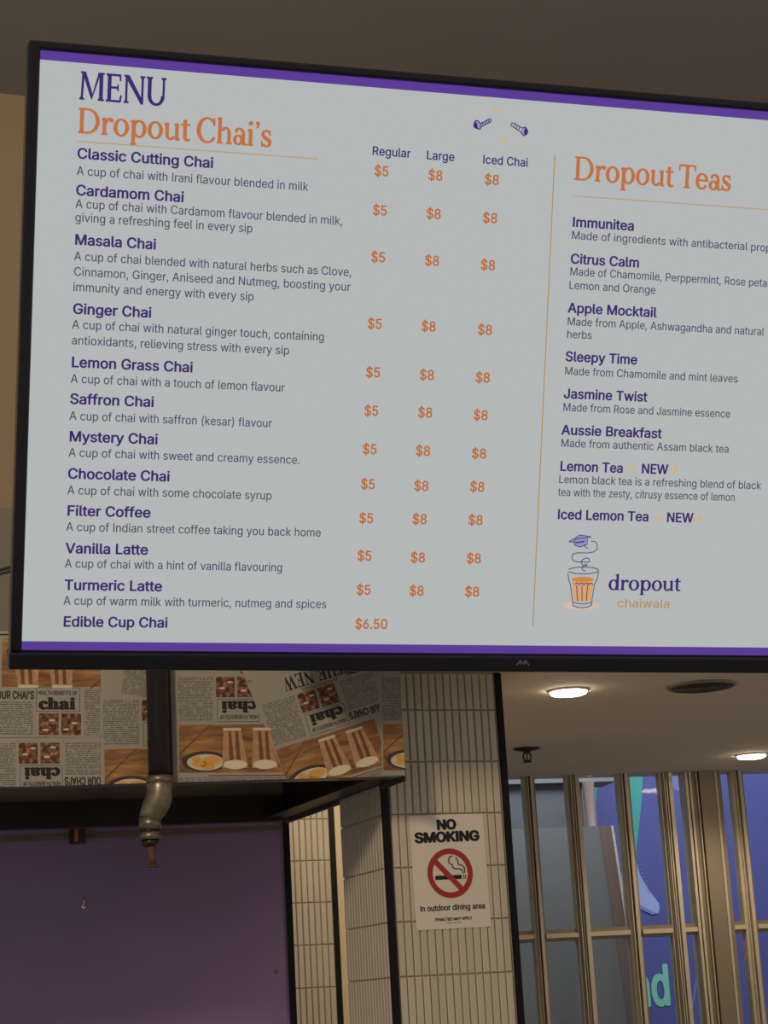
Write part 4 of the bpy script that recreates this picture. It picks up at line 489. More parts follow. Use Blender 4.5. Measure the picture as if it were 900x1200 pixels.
# newspaper sheets: template laid out as the upside-down page is seen; x right, y up, photo's lower left corner at 0,0
def news(ox, oy, deg, sc, paper, lift, parts, rot180=False, nm='newspaper_sheet'):
    ca, sa = math.cos(math.radians(deg)), math.sin(math.radians(deg))
    def P(x, y):
        if rot180: x, y = -x, -y
        X = ox + sc*(x*ca + y*sa*1) if False else ox + sc*(x*ca - y*sa); Y = oy - sc*(x*sa + y*ca)
        return HP.uv(X, Y)
    w = lift
    pts = [HP.uv(*p) for p in paper]
    sh = shape(nm, [ccw(pts)], w, M_paper, hood, clip=HB)
    if sh is None: return
    # restrict print to this sheet's bounding box on the hood
    us = [p[0] for p in pts]; vs = [p[1] for p in pts]; cl = (max(HB[0], min(us)), max(HB[1], min(vs)), min(HB[2], max(us)), min(HB[3], max(vs)))
    inside = lambda p: sum(((pts[i-1][1] <= p[1]) != (pts[i][1] <= p[1])) and (p[0] < (pts[i][0]-pts[i-1][0])*(p[1]-pts[i-1][1])/(pts[i][1]-pts[i-1][1])+pts[i-1][0]) for i in range(len(pts))) % 2 == 1
    def put(name, poly, m, dw=.0004):
        V, T = fill([ccw(poly)])
        if not V: return
        V = [P(*p)+p for p in V]
        if lift > .001 or True:      # cut to the sheet outline (convex sheets)
            V2 = []; F2 = []
            for f in T:
                q = [V[i] for i in f]
                C2 = ccw(pts)
                for i in range(len(C2)):
                    a, b = C2[i-1], C2[i]; out = []
                    s_ = lambda p: (b[0]-a[0])*(p[1]-a[1])-(b[1]-a[1])*(p[0]-a[0])
                    for j in range(len(q)):
                        p0, p1 = q[j-1], q[j]; d0, d1 = s_(p0), s_(p1)
                        if (d0 >= 0) != (d1 >= 0): t = d0/(d0-d1); out.append(tuple(p0[k]+t*(p1[k]-p0[k]) for k in range(4)))
                        if d1 >= 0: out.append(p1)
                    q = out
                    if not q: break
                if len(q) > 2: b0 = len(V2); V2 += q; F2.append(tuple(range(b0, b0+len(q))))
            V, T = V2, F2
        if T: flat(name, V, T, w+dw, m, sh, HB)
    def txt(name, s, x, y, cap, width, m=M_ink, face='sans', bold=0, dw=.0005):
        """upside-down line: starts at the right end x, baseline y (above the letters)"""
        V, T = letters(s, face, cap, width, bold, xf=lambda a, b: P(x-a, y-b))
        T = [f for f in T if inside(V[f[0]])]
        if T: flat(name, V, T, w+dw, m, sh, HB)
    def box(name, x0, y0, x1, y1, t=.5):
        for r in ((x0, y0, x1, y0+t), (x0, y1-t, x1, y1), (x0, y0, x0+t, y1), (x1-t, y0, x1, y1)): put(name, rc(*r), M_ink, .0003)
    def photo():
        put('tea_photo', rc(0, 0, 124, 56), M_wood)
        put('tea_photo', [(0, 20), (38, 56), (36, 56), (0, 23)], M_tea2, .0006)
        put('printed_plate', disc(30, 13, 27, 12), M_plate, .0006); put('printed_plate_rim', disc(31, 12, 22, 9.5), M_ginger, .0008)
        for cx, cy, rx, ry in ((24, 10, 9, 4), (38, 14, 11, 5), (20, 16, 6, 3), (34, 7, 8, 3.5)): put('printed_fritter', disc(cx, cy, rx, ry, 14), M_fritter, .001)
        for gx in (50, 85):
            put('printed_glass', [(gx, 5), (gx+31, 5), (gx+22, 51), (gx+2, 51)], M_tea1, .0012)
            for k in (9, 17): put('printed_tea', [(gx+k, 14), (gx+k+5, 14), (gx+k+2, 48), (gx+k-1.5, 48)], M_tea2, .0014)
            put('printed_foam', disc(gx+15.5, 9, 14, 5.5, 18), M_foam, .0016)
            put('printed_rim', [(gx+1, 49), (gx+23, 49), (gx+22, 52), (gx+2, 52)], M_ginger, .0016)
    if 'photo' in parts: photo()
    if 'caption' in parts: put('red_caption', rc(34, -4.2, 124, -3.2), M_red); put('text_column', rc(0, -13, 128, -6), M_col)
    if 'col' in parts: put('text_column', rc(-1, 60, 40, 112), M_col)
    if 'col2' in parts: put('text_column', rc(97, 75, 138, 112), M_col)
    if 'box' in parts:
        box('box_rule', 45, 59, 94, 86)
        txt('printed_word', 'chai', 91, 83, 12.5, 41, face='serif', bold=.03)
        txt('small_heading', 'HEALTH BENEFITS OF', 92, 67.2, 4.4, 44, bold=.02)
    if 'sq' in parts:
        for sx in (43.5, 68.5): put('spice_photo', rc(sx, 88, sx+22, 112), M_spice)
        for sx, sy in ((51, 97), (60, 104), (76, 94), (83, 105)): put('printed_cup', disc(sx, sy, 4.5, 3.4, 14), M_tea2, .0006); put('printed_cup_rim', disc(sx, sy+1.6, 3.6, 1.2, 12), M_ginger, .0008)
    if 'our' in parts: txt('printed_heading', "OUR CHAI'S", 138, 72, 8.6, 42, bold=.03)
    if 'head' in parts:
        txt('masthead', 'THE NEW', 108, 136, 17, 76, face='serif'); txt('masthead', 'MELBOURN', 152, 124, 8, 44, bold=.03)
        txt('small_heading', 'INTERNATIONAL', 96, 117, 3.5, 46, face='sans')
    if 'red' in parts: txt('red_masthead', 'THE AP', 118, 123, 8, 46, m=M_red, face='serif')
    return P
ALL = ('photo', 'caption', 'col', 'col2', 'box', 'sq', 'our')
# far left, upright sheet above an upside-down one
news(144, 748, -.5, 1.14, [(-340, 735), (147, 743), (117, 864), (-340, 864)], .0004, ('photo',), rot180=True, nm='newspaper_sheet')
news(141.5, 744.5, -.5, 1.05, [(-340, 805), (117, 805), (117, 864), (-340, 864)], .0009, ('box', 'sq', 'our', 'col', 'col2'), rot180=True)
news(-22, 985, .3, 1.02, [(-90, 866), (118, 864), (118, 945), (-90, 945)], .0004, ('box', 'sq', 'our', 'col', 'col2'))
news(-170, 985, .3, 1.02, [(-340, 866), (-90, 866), (-90, 945), (-340, 945)], .0004, ALL)
for k in range(3):
    news(-360-k*170, 925-k*6, (-4, 3, -2)[k], 1.1, [(-510-k*170, 740), (-338-k*170, 740), (-338-k*170, 945), (-510-k*170, 945)], .0006+k*.0004, ALL+('head',))
news(122.8, 935, .6, 1.02, [(118, 743), (205, 743), (205, 945), (118, 945)], .0014, ('photo', 'col', 'box', 'sq'))
news(95, 857, -35, 1.0, [(146, 780), (178, 780), (178, 818), (142, 812)], .0019, ('col', 'col2', 'our'))
news(210, 905.7, .4, 1.0, [(194, 700), (330, 700), (350, 925), (201, 925)], .0024, ('photo', 'caption', 'col', 'box', 'sq', 'red'))
news(339.4, 930.2, 17.2, .97, [(262, 735), (446, 735), (450, 925), (340, 925)], .0032, ALL+('head',))
news(449, 903, .5, .97, [(439, 735), (476, 735), (476, 925), (449, 925)], .0040, ('photo', 'caption', 'col'))

# grey duct box over the hood, with corrugated strip and cable
DP = Plane(HP.P + UD*(-1.0) - HP.N*.25, UD, UPZ)
du, dv = DP.uv(10, 595); du2, dv2 = DP.uv(10, 748)
duct = thing('duct_casing', 'grey green sheet metal duct casing standing on the newspaper hood', 'duct', M=DP.M)
MB().box((-2, HZ1+.002, -.4), (.9, dv, 0)).build('casing', M_duct, duct)
for k in range(4): MB().box((-2, HZ1+.02+k*.013, 0), (.9, HZ1+.027+k*.013, .006)).build('corrugation', M_steel, duct)
q = [on_plane(x, y, DP.P+DP.N*.02, DP.N) for x, y in ((-260, 560), (-180, 640), (-90, 680), (-20, 673), (0, 668), (15, 664), (35, 659), (120, 650), (200, 662), (260, 700), (270, 735))]
tag(MB().tube(q, .0042, 8).build('cable', M_pipe), 'thin dark cable running across the grey duct at far left', 'cable')

# ------------------------------------------------------------------ purple panel under the hood
pr = onZ(323, 969, HZ0); pl_ = onZ(0, 983, HZ0); pu = (pr-pl_).normalized(); PP = Plane((pr.x, pr.y, 0), pu, UPZ)
panel = thing('purple_panel', 'large purple laminate back panel below the newspaper hood', 'panel', M=PP.M)
pe = PP.uv(336, 1080)[0]; pe0 = PP.uv(329.6, 1080)[0] if False else pe
tr0 = PP.uv(335.6, 1080)[0]; tr1 = PP.uv(343.4, 1080)[0]
MB().box((-4, 0, -.03), (tr0, HZ0+.12, 0)).build('sheet', M_purple, panel)
MB().box((tr0, 0, -.03), (tr1, HZ0+.2, .006)).build('edge_trim', M_black, panel)
MB().box((-4, HZ0-.011, 0), (tr0, HZ0+.004, .012)).build('top_rail', M_steel, panel)
def screwhead(x, y, r):
    u, v = PP.uv(x, y); return MB().lathe([(r, 0), (r, .002), (r*.6, .004), (.0005, .0045)], Matrix.Translation((u, v, 0)), 14)
screwhead(324, 1138, .005).build('screw', M_galv, panel)
u, v = PP.uv(98, 1063)  # made-up chrome stud standing in for a bright spot of reflected light
MB().lathe([(.007, 0), (.009, .003), (.008, .008), (.0005, .011)], Matrix.Translation((u, v, 0)), 16).tube([(u+.001, v+.006, .006), (u+.002, v+.02, .009), (u+.004, v+.034, .004)], [.004, .003, .0015], 8).build('glint_stud', mat('polished_chrome', (235, 225, 210), .08, metal=1), panel)
# little copper sensor box
u, v = PP.uv(91, 981)
sens = thing('sensor_box', 'small dark copper coloured box under the rear rail of the hood', 'sensor', M=PP.M @ Matrix.Translation((u, v, .042)))
MB().box((-.026, -.024, -.028), (.026, .024, .03), bev=.003).build('housing', mat('dark_copper', (70, 44, 32), .4, metal=.6), sens)
MB().box((-.007, -.02, .03), (.005, .02, .033)).build('reflection_strip', mat('copper_reflection', (196, 128, 70), .3, metal=.8), sens)  # raised bright strip stands in for the orange reflection on the box

# ------------------------------------------------------------------ gas pipe in front of the hood
def hp(x, y, w): return on_plane(x, y, HP.P + HP.N*w, HP.N)
PWD = .05
c1 = hp(184.5, 820, PWD); c2 = hp(187, 916, PWD); rp = (hp(197.2, 820, PWD)-hp(171.5, 820, PWD)).length/2
pipe = thing('gas_pipe', 'black vertical pipe with iron elbow in front of the newspaper hood', 'pipe', (c2.x, c2.y, c2.z))
pi_ = Matrix.Translation(c2).inverted()
def pb(mb, name, m, parent=None):
    o = mb.build(name, m, parent or pipe)
    if parent is None: o.matrix_local = pi_
    return o
top = Vector((c2.x-.0, c2.y, HIGHZ))
pb(MB().tube([c2, Vector((c2.x, c2.y, 3.0)), Vector((c2.x, c2.y, 3.36)), Vector((c2.x, c2.y+.02, 3.42)), Vector((c2.x, c2.y+.08, 3.45)), Vector((c2.x, WBY-.005, 3.45))], rp, 28), 'pipe', M_pipe)
pb(MB().tube([c2+Vector((rp*1.12, rp*.2, 0)), Vector((c2.x+rp*1.12, c2.y+rp*.2, 3.2))], .006, 10), 'conduit', M_back)
E0 = Vector(c2)
pth = [E0+Vector(p) for p in ((0, 0, .012), (0, 0, -.018), (-.001, 0, -.035), (-.006, .004, -.052), (-.014, .008, -.068), (-.022, .010, -.082), (-.026, .011, -.096))]
pb(MB().tube(pth, [rp*1.1, rp*1.18, rp*1.2, rp*1.2, rp*1.15, rp*1.05, rp*.98], 28), 'elbow', M_galv)
pb(MB().tube([E0+Vector((0, 0, .014)), E0+Vector((0, 0, -.004))], rp*1.2, 28), 'elbow_collar', M_galv)
b0 = E0+Vector((-.026, .011, -.096))
pb(MB().tube([b0+Vector((0, 0, .004)), b0+Vector((0, 0, -.026))], rp*1.0, 28), 'nipple', M_galv)
pb(MB().tube([b0+Vector((0, 0, -.026)), b0+Vector((0, 0, -.034))], rp*.9, 24), 'thread', M_dsteel)
pb(MB().tube([b0+Vector((0, 0, -.034)), b0+Vector((0, 0, -.052))], rp*1.04, 8), 'union_nut', M_galv)
pb(MB().tube([b0+Vector((0, 0, -.052)), b0+Vector((.001, 0, -.064)), b0+Vector((.002, 0, -.068))], [rp*.8, rp*.75, rp*.55], 16), 'bushing', M_dsteel)
pb(MB().tube([b0+Vector(p) for p in ((.0, 0, -.066), (.001, 0, -.078), (.004, 0, -.1), (.007, 0, -.118))], [.013, .011, .007, .009], 12).tube([b0+Vector((-.014, 0, -.068)), b0+Vector((.012, 0, -.07))], .006, 8), 'rusty_nozzle', M_rust)
pb(MB().tube([b0+Vector((.006, 0, -.118)), b0+Vector((.006, 0, -.122))], .016, 16), 'nozzle_plate', M_rust)

# ------------------------------------------------------------------ no smoking sign on the column
SP0 = Plane((X0, YF-.0015, 0), (1, 0, 0), (0, 0, 1))
a = SP0.uv(480.3, 956.5); b = SP0.uv(567, 953); c = SP0.uv(574.2, 1086); d = SP0.uv(487.2, 1090.5)
su = ((b[0]-a[0])+(c[0]-d[0]))/2; sv = ((a[1]-d[1])+(b[1]-c[1]))/2
ang = math.atan2(b[1]-a[1], b[0]-a[0]); mid = ((a[0]+b[0]+c[0]+d[0])/4, (a[1]+b[1]+c[1]+d[1])/4)
SM = SP0.M @ Matrix.Translation((mid[0], mid[1], 0)) @ Matrix.Rotation(ang*.5, 4, 'Z')
SPL = Plane(SM.translation, SM.col[0].to_3d(), SM.col[1].to_3d())
sign = thing('no_smoking_sign', 'white A4 no smoking notice taped to the cream tiled column', 'sign', M=SM)
MB().box((-su/2, -sv/2, -.001), (su/2, sv/2, .0006)).build('sign_sheet', M_signpaper, sign)
def z3(x, y): return SPL.uv(480+x/8, 950+y/8)
def stxt(name, s, x0, y0, x1, y1, caph, bold=.02, m=M_signink, sp=0):
    p = z3(x0, y0); q = z3(x1, y1); h_ = z3(x0, y0-caph)[1]-p[1]; ang_ = math.atan2(q[1]-p[1], q[0]-p[0]); L_ = math.hypot(q[0]-p[0], q[1]-p[1]); ca, sa = math.cos(ang_), math.sin(ang_)
    V, T = letters(s, 'sans', h_, L_, bold, xf=lambda x, y: (p[0]+x*ca-y*sa, p[1]+x*sa+y*ca), sp=sp); flat(name, V, T, .001, m, sign)
stxt('sign_heading', 'NO', 255, 178, 437, 170, 88, .055); stxt('sign_heading', 'SMOKING', 50, 302, 655, 276, 90, .055)
stxt('sign_text', 'In outdoor dining area', 97, 947, 710, 915, 52, .028); stxt('sign_text', 'PENALTIES MAY APPLY', 240, 1037, 586, 1018, 26, .04); stxt('sign_small_text', 'Tobacco Act 1987', 345, 1060, 486, 1052, 14, 0)
cc = z3(379, 586); rr = (z3(591, 580)[0]-z3(167, 595)[0])/2; ri = rr*.775
V, T = fill(ring(cc[0], cc[1], rr, rr, ri, ri, 48)); flat('red_ring', V, T, .0016, M_signred, sign)
cig = [z3(240, 612), z3(487, 600), z3(487, 640), z3(240, 650)]; shape('cigarette', [ccw(cig)], .001, M_signink, sign)
for k in (500, 517): shape('cigarette_tip', [ccw([z3(k, 598), z3(k+8, 598), z3(k+8, 638), z3(k, 638)])], .001, M_signink, sign)
sm = [(398, 425), (372, 435), (362, 465), (372, 495), (398, 503), (402, 530), (425, 545), (460, 545), (490, 555), (502, 585)]
sm2 = [(430, 440), (448, 460), (452, 490), (460, 505), (490, 512), (512, 535), (516, 580)]
for s_ in (sm, sm2): shape('smoke_line', stroke_poly([z3(*p) for p in s_], .0032), .0011, M_signink, sign)
p0, p1 = z3(232, 470), z3(492, 738); shape('red_bar', stroke_poly([p0, p1], rr*.225), .0014, M_signred, sign)

# ------------------------------------------------------------------ soffit fittings
def downlight(x, y, label, r):
    p = onZ(x, y, LOWZ)
    t = thing('downlight', label, 'downlight', (p.x, p.y, LOWZ), 'recessed downlights in the low ceiling')
    MB().lathe([(r, 0), (r*1.13, -.001), (r*1.12, -.004), (r, -.007)], n=36, caps=False).build('trim_ring', M_soffit, t)
    MB().lathe([(r, -.002), (r*.97, -.012), (r*.8, -.016), (.001, -.018)], n=36).build('lens', M_lamp, t)
    l = bpy.data.lights.new('downlight_lamp', 'SPOT'); l.energy = 24; l.color = WARM; l.spot_size = 2.6; l.spot_blend = .6; l.shadow_soft_size = r
    o = bpy.data.objects.new('downlight_lamp', l); COL.objects.link(o); o.location = (p.x, p.y, LOWZ-.03)
    return t
r1 = (onZ(688, 807, LOWZ)-onZ(644, 810, LOWZ)).length/2
downlight(666, 808.5, 'round glowing downlight nearer the tiled column, under the screen edge', r1)
downlight(880.5, 884, 'round glowing downlight just above the aluminium framed windows at right', r1)
p = onZ(822, 803, LOWZ); rv = (onZ(863, 799, LOWZ)-onZ(781, 806, LOWZ)).length/2
vent = thing('ceiling_vent', 'round dark air vent in the low ceiling, right of the downlight', 'vent', (p.x, p.y, LOWZ))
MB().lathe([(rv, 0), (rv, -.006), (rv*.93, -.009), (rv*.9, -.002)], n=40, caps=False).build('rim', M_alud, vent)
MB().lathe([(rv*.9, -.001), (.001, -.0015)], n=40).build('throat', M_back, vent)
for k in (.75, .55, .35, .16): MB().lathe([(rv*k, -.002), (rv*(k+.09), -.01), (rv*(k+.08), -.011), (rv*(k-.01), -.003)], n=36, caps=False).build('cone', mat('vent_grey', (78, 74, 72), .5) if k == .75 else bpy.data.materials['vent_grey'], vent)
p = onZ(617, 877, LOWZ); rs = (onZ(633.5, 876, LOWZ)-onZ(601, 878, LOWZ)).length/2
spk = thing('fire_sprinkler', 'dark pendant fire sprinkler in the low ceiling beside the black corner trim', 'sprinkler', (p.x, p.y, LOWZ))
MB().lathe([(rs, 0), (rs*.98, -.004), (rs*.5, -.010), (.012, -.012)], n=28).build('escutcheon', M_dsteel, spk)
MB().lathe([(.012, -.008), (.013, -.018), (.009, -.02)], n=12).build('body', M_dsteel, spk)
for s_ in (-1, 1): MB().tube([(s_*.010, 0, -.016), (s_*.017, 0, -.03), (s_*.012, 0, -.044), (0, 0, -.05)], .0035, 8).build('frame_arm', M_dsteel, spk)
MB().lathe([(.018, -.05), (.019, -.052), (.003, -.054)], n=18).build('deflector', M_dsteel, spk)
MB().tube([(0, 0, -.018), (0, 0, -.046)], .003, 8).build('glass_bulb', M_rust, spk)

# ------------------------------------------------------------------ window wall
W0 = onZ(600, 911, LOWZ); WP = Plane((W0.x, W0.y, 0), UD, UPZ)
WX0 = -.75
win = thing('window_1', None, None, kind='structure', M=WP.M)
def wu(x, y=1096): return WP.uv(x, y)[0]
def wbuild(mb, name, m, parent=None): return mb.build(name, m, parent or win)
MS_ = [(612, 625, 0), (662, 674.5, 1), (722, 736, 0), (771, 783, 1), None, (855, 869, 0)]
def mull(u0, u1, kind):
    """paired stiles with a gasket gap; kind mirrors the section"""
    w_ = u1-u0; mb = MB(); z0, z1 = 0, LOWZ-.001
    S_ = [(0, .22, .012, 0), (.22, .30, .030, 0), (.30, .42, .002, 1), (.42, .68, .040, 0), (.68, .80, .022, 2), (.80, 1, .010, 2)]  # brown strips paint in the shadow beside the bright ones
    if kind: S_ = [(0, .14, .012, 0), (.14, .26, .022, 2), (.26, .34, .03, 0), (.34, .46, .0, 1), (.46, .56, .03, 0), (.56, .64, .018, 2), (.64, 1, .040, 0)]
    for s0, s1, w, mi in S_: mb.box((u0+w_*s0, z0, -.035), (u0+w_*s1, z1, w), mi=mi)
    return wbuild(mb, 'mullion', [M_alu, M_gasket, M_alud])
ed = []
for it in MS_:
    if it: u0 = WP.uv(it[0], 906)[0]; u1 = WP.uv(it[1], 906)[0]; mull(u0, u1, it[2]); ed.append((u0, u1))
    else:
        u0 = WP.uv(799, 904)[0]; u1 = WP.uv(840.5, 904)[0]; w_ = u1-u0; mb = MB()
        for s0, s1, w, mi in ((0, .07, .03, 0), (.07, .11, 0, 1), (.11, .17, .03, 0), (.17, .30, .018, 2), (.30, .33, .034, 0), (.33, .36, .01, 1), (.36, .78, .045, 2), (.78, .82, .0, 1), (.82, .88, .034, 0), (.88, 1, .03, 2)):
            mb.box((u0+w_*s0, 0, -.05), (u0+w_*s1, LOWZ-.001, w), mi=mi)
        wbuild(mb, 'post', [M_alu, M_gasket, M_alud]); ed.append((u0, u1))
# the same rhythm goes on left behind the column and right out of the frame
for k in (1, 2, 3):
    u0 = ed[0][0]-.19*k; mull(u0, u0+.05, k % 2); ed.insert(0, (u0, u0+.05))
for k in range(5):
    u0 = ed[-1][0]+.21; mull(u0, u0+.05, k % 2); ed.append((u0, u0+.05))
tz0 = WP.uv(750, 1098.5)[1]; tz1 = WP.uv(750, 1085)[1]
for (a0, a1), (b0_, b1_) in zip(ed, ed[1:]):
    th_ = tz1-tz0
    mb = MB().box((a1, tz0, -.03), (b0_, tz0+th_*.28, .006), mi=1).box((a1, tz0+th_*.28, -.03), (b0_, tz0+th_*.66, .02), mi=0).box((a1, tz0+th_*.66, -.03), (b0_, tz1, .008), mi=1)
    wbuild(mb, 'transom', [M_alu, M_alud])
    for z0, z1 in ((.02, tz0), (tz1, LOWZ-.002)): wbuild(MB().box((a1, z0, -.012), (b0_, z1, -.006)), 'pane', M_glass)
    wbuild(MB().box((a1, 0, -.03), (b0_, .02, .01)), 'sill', M_alud)

# ------------------------------------------------------------------ outside the windows: hoarding and grey kiosk
BP = Plane(WP.P - WP.N*1.9, UD, UPZ)
ban = thing('hoarding', 'blue printed hoarding with teal legs, pale sneakers and mint letters outside the windows', 'hoarding', M=BP.M)
bl = BP.uv(688, 950)[0]
MB().box((bl, 0, -.05), (bl+5, 4.2, 0)).build('board', M_blue, ban)
def bz(x, y): return BP.uv(680+x/3.75, 880+y/3.75)
def bshape(name, pts, w, m): shape(name, [ccw([bz(*p) for p in pts])], w, m, ban)
bshape('printed_leg', [(42, 60), (74, 60), (72, 155), (70, 210), (62, 320), (50, 330), (46, 200)], .002, M_teal)
bshape('printed_leg', [(196, 60), (276, 60), (273, 110), (270, 200), (258, 330), (244, 440), (238, 500), (206, 500), (204, 330)], .002, M_teal)
bshape('printed_sneaker', [(183, 488), (245, 487), (262, 545), (300, 610), (343, 668), (348, 695), (340, 714), (315, 720), (285, 706), (255, 690), (205, 655), (178, 632), (176, 590)], .004, M_shoe)
bshape('sneaker_sole', [(178, 632), (205, 655), (255, 690), (285, 706), (315, 720), (340, 714), (320, 708), (290, 692), (255, 674), (205, 640), (180, 612)], .006, M_shoed)
for k in range(8): bshape('sneaker_lace', [(248+k*7, 505+k*17), (262+k*7, 500+k*17), (263+k*7, 503+k*17), (249+k*7, 509+k*17)], .006, M_shoed)
bshape('reflection_disc', [(433+34*math.cos(t/4), 132+44*math.sin(t/4)) for t in range(25)], .002, M_violet)  # pale disc and streak paint a faint reflection onto the board
bshape('reflection_streak', [(515, 960), (520, 975), (500, 1100), (480, 1210), (466, 1210), (490, 1100)], .002, M_violet)
q0 = bz(232, 1122); q1 = bz(403, 1126); hh_ = bz(232, 942)[1]-q0[1]
V, T = letters('nd', 'sans', hh_*.965, q1[0]-q0[0], .028, xf=lambda x, y: (q0[0]+x, q0[1]+y)); flat('printed_letters', V, T, .004, M_mint, ban)
# kiosk: grey leaning slab with brown metal end
KP = Plane(WP.P - WP.N*.8, UD, UPZ)
def kz(x, y): return KP.uv(680+x/3.75, 880+y/3.75)
kio = thing('grey_kiosk', 'grey clad slab with a leaning brown metal end, standing in front of the blue hoarding', 'kiosk', M=KP.M)
ta = kz(84, 330); tb = kz(215, 1210); la = kz(-900, 300)
sl = (tb[0]-ta[0])/(tb[1]-ta[1]); v0 = 0
def lean(u, v): return u + sl*(v-ta[1])
w1 = .055; w2 = .066
MB().prism([(la[0], 0), (lean(ta[0], 0), 0), ta, (la[0], ta[1])], -.3, 0).build('cladding', M_kiosk, kio)
MB().prism([(lean(ta[0], 0), 0), (lean(ta[0], 0)+w1, 0), (ta[0]+w1, ta[1]), ta], -.3, .004).build('end_panel', M_brownmetal, kio)
MB().prism([(lean(ta[0], 0)+w1, 0), (lean(ta[0], 0)+w2, 0), (ta[0]+w2, ta[1]-.004), (ta[0]+w1, ta[1])], -.3, .008).build('highlight_edge', M_bright, kio)  # pale strip paints in the highlight along the kiosk's end
# dark grey wall over the kiosk, with its bulkhead and rounded post
QP = Plane(WP.P - WP.N*1.35, UD, UPZ); e1 = QP.uv(683, 940)[0]; vt = QP.uv(640, 919)[1]
dk = tag(MB().box((e1-5, 0, -.2), (e1, vt, 0)).build('wall_outside', M_kiosk2), kind='structure'); dk.matrix_world = QP.M
dk2 = tag(MB().box((e1-5, vt, -.2), (QP.uv(720, 918)[0], 3.6, .05)).build('trim_1', mat('grey_bulkhead', (112, 112, 114), .7)), kind='structure'); dk2.matrix_world = QP.M
ps = QP.uv(686, 940)[0]; pst = thing('outside_post', 'short stretch of shiny pinkish metal post above the grey kiosk', 'post', M=QP.M @ Matrix.Translation((ps, 0, .06)))
MB().tube([(0, 0, 0), (0, vt, 0)], .03, 20).build('shaft', mat('pinkish_metal', (168, 150, 142), .25, metal=.7), pst)
MB().lathe([(.05, 0), (.05, .01), (.034, .02)], Matrix.Rotation(-math.pi/2, 4, 'X'), 20).build('foot_plate', M_steel, pst)

# ------------------------------------------------------------------ menu screen
def tv_plane():
    z = Vector((0, 0, 1)); A, t, r = 1.3043, .3243, -.0135
    hx = Vector((math.sin(A), math.cos(A), 0)); nn = hx.cross(z); uu = math.cos(t)*z + math.sin(t)*nn
    h2 = math.cos(r)*hx + math.sin(r)*uu; u2 = -math.sin(r)*hx + math.cos(r)*uu; Z = Matrix.Rotation(-YAW, 3, 'Z')
    d = ray(47, 62); return Plane(EYE + d/F_PX*2.2455, Z@h2, Z@u2)
TV = tv_plane()
DW, DT, DB = 1.224, .003, -.6885
tv = thing('menu_screen', 'large black framed wall menu display showing chai and tea prices', 'screen', M=TV.M)
def fr(u0, v0, u1, v1, w0, w1, mb=None, bev=.002): return (mb or MB()).box((u0, v0, w0), (u1, v1, w1), bev=bev)
OL, OT, OR = TV.uv(33.3, 46.7)[0], TV.uv(33.3, 46.7)[1], DW+.0136
bz_ = MB(); fr(OL, -.690, .0, OT, -.03, .007, bz_, .003); fr(DW, -.690, OR, OT, -.03, .007, bz_, .003); fr(OL+.001, DT, OR-.001, OT, -.03, .0068, bz_, .003)
bz_.build('bezel', M_bezel, tv)
fr(OL-.0015, -.7095, OR+.0015, -.6895, -.034, .011, None, .003).build('bottom_bar', M_bezel, tv)
fr(.0, -.6895, DW, -.6875, -.01, .003, None, 0).build('inner_trim', M_back, tv)
fr(OL+.004, -.705, OR-.004, OT-.003, -.05, -.028, None, .006).build('rear_cover', M_back, tv)
fr(.3, -.62, .92, -.12, -.085, -.05, None, .008).build('electronics_housing', M_back, tv)
fr(.35, -.40, 2.0, -.33, -.12, -.085, None, .003).build('mounting_rail', M_black, tv)
scr = fr(0, DB, DW, DT, -.004, 0, None, 0).build('display', E_bg, tv)
L_ = [.0003]
def dflat(name, cons, m, w=.0006, xf=None): return shape(name, cons, w, m, scr, xf)
dflat('purple_bar', [rc(0, DT-.0105, DW, DT)], E_bar); dflat('purple_bar', [rc(0, DB, DW, DB+.0112)], E_bar)
# maker's mark on the bottom bar
mu, mv = TV.uv(609.3, 775)
for pts in ([(-.0082, -.003), (-.0048, .001), (-.0028, -.0022)], [(-.0042, .0033), (0, -.0012), (.0042, .0033)], [(.0020, -.0022), (.0044, .001), (.0082, -.003)]):
    shape('maker_mark', stroke_poly([(mu+a, mv+b) for a, b in pts], .0011), .0114, mat('mark_grey', (150, 148, 150), .5) if 'mark_grey' not in bpy.data.materials else bpy.data.materials['mark_grey'], tv)
def line(name, s, x, y, x2, cap, m, face='sans', bold=0, u=None, sp=0, w=.0008):
    """text on the display from its measured start and end; keeps the screen's own horizontal"""
    u0, v0 = TV.uv(x, y)
    if u is not None: u0 = u
    u1 = u0+.1
    for _ in range(6): px_ = TV.px(u1, v0)[0]; u1 += (x2-px_)*(u1-u0)/max(1e-6, px_-TV.px(u0, v0)[0])
    V, T = letters(s, face, cap, u1-u0, bold, xf=lambda a, b: (u0+a, v0+b), sp=sp)
    return flat(name, V, T, w, m, scr)
line('heading', 'MENU', 92.5, 116, 195.5, .0312, E_txt, 'display', bold=.02, sp=-.02)
line('heading', "Dropout Chai's", 90.5, 155.5, 319, .0282, E_org2, 'display', bold=.02, sp=-.02)
line('heading', 'Dropout Teas', 672, 210.5, 857, .0282, E_org2, 'display', bold=.02, sp=-.02)
def rule(name, x0, y0, x1, y1, t, m):
    a, b = TV.uv(x0, y0), TV.uv(x1, y1)
    if abs(a[0]-b[0]) > abs(a[1]-b[1]): v = (a[1]+b[1])/2; dflat(name, [rc(a[0], v-t/2, b[0], v+t/2)], m)
    else: u = (a[0]+b[0])/2; dflat(name, [rc(u-t/2, b[1], u+t/2, a[1])], m)
rule('rule_line', 90.5, 165, 372.5, 187, .0012, E_rule); rule('divider_line', 650.7, 182.2, 623.4, 733.9, .0013, E_ochre)
a = TV.uv(671, 229.5); dflat('rule_line', [rc(a[0], a[1]-.0006, DW-.045, a[1]+.0006)], E_rule)
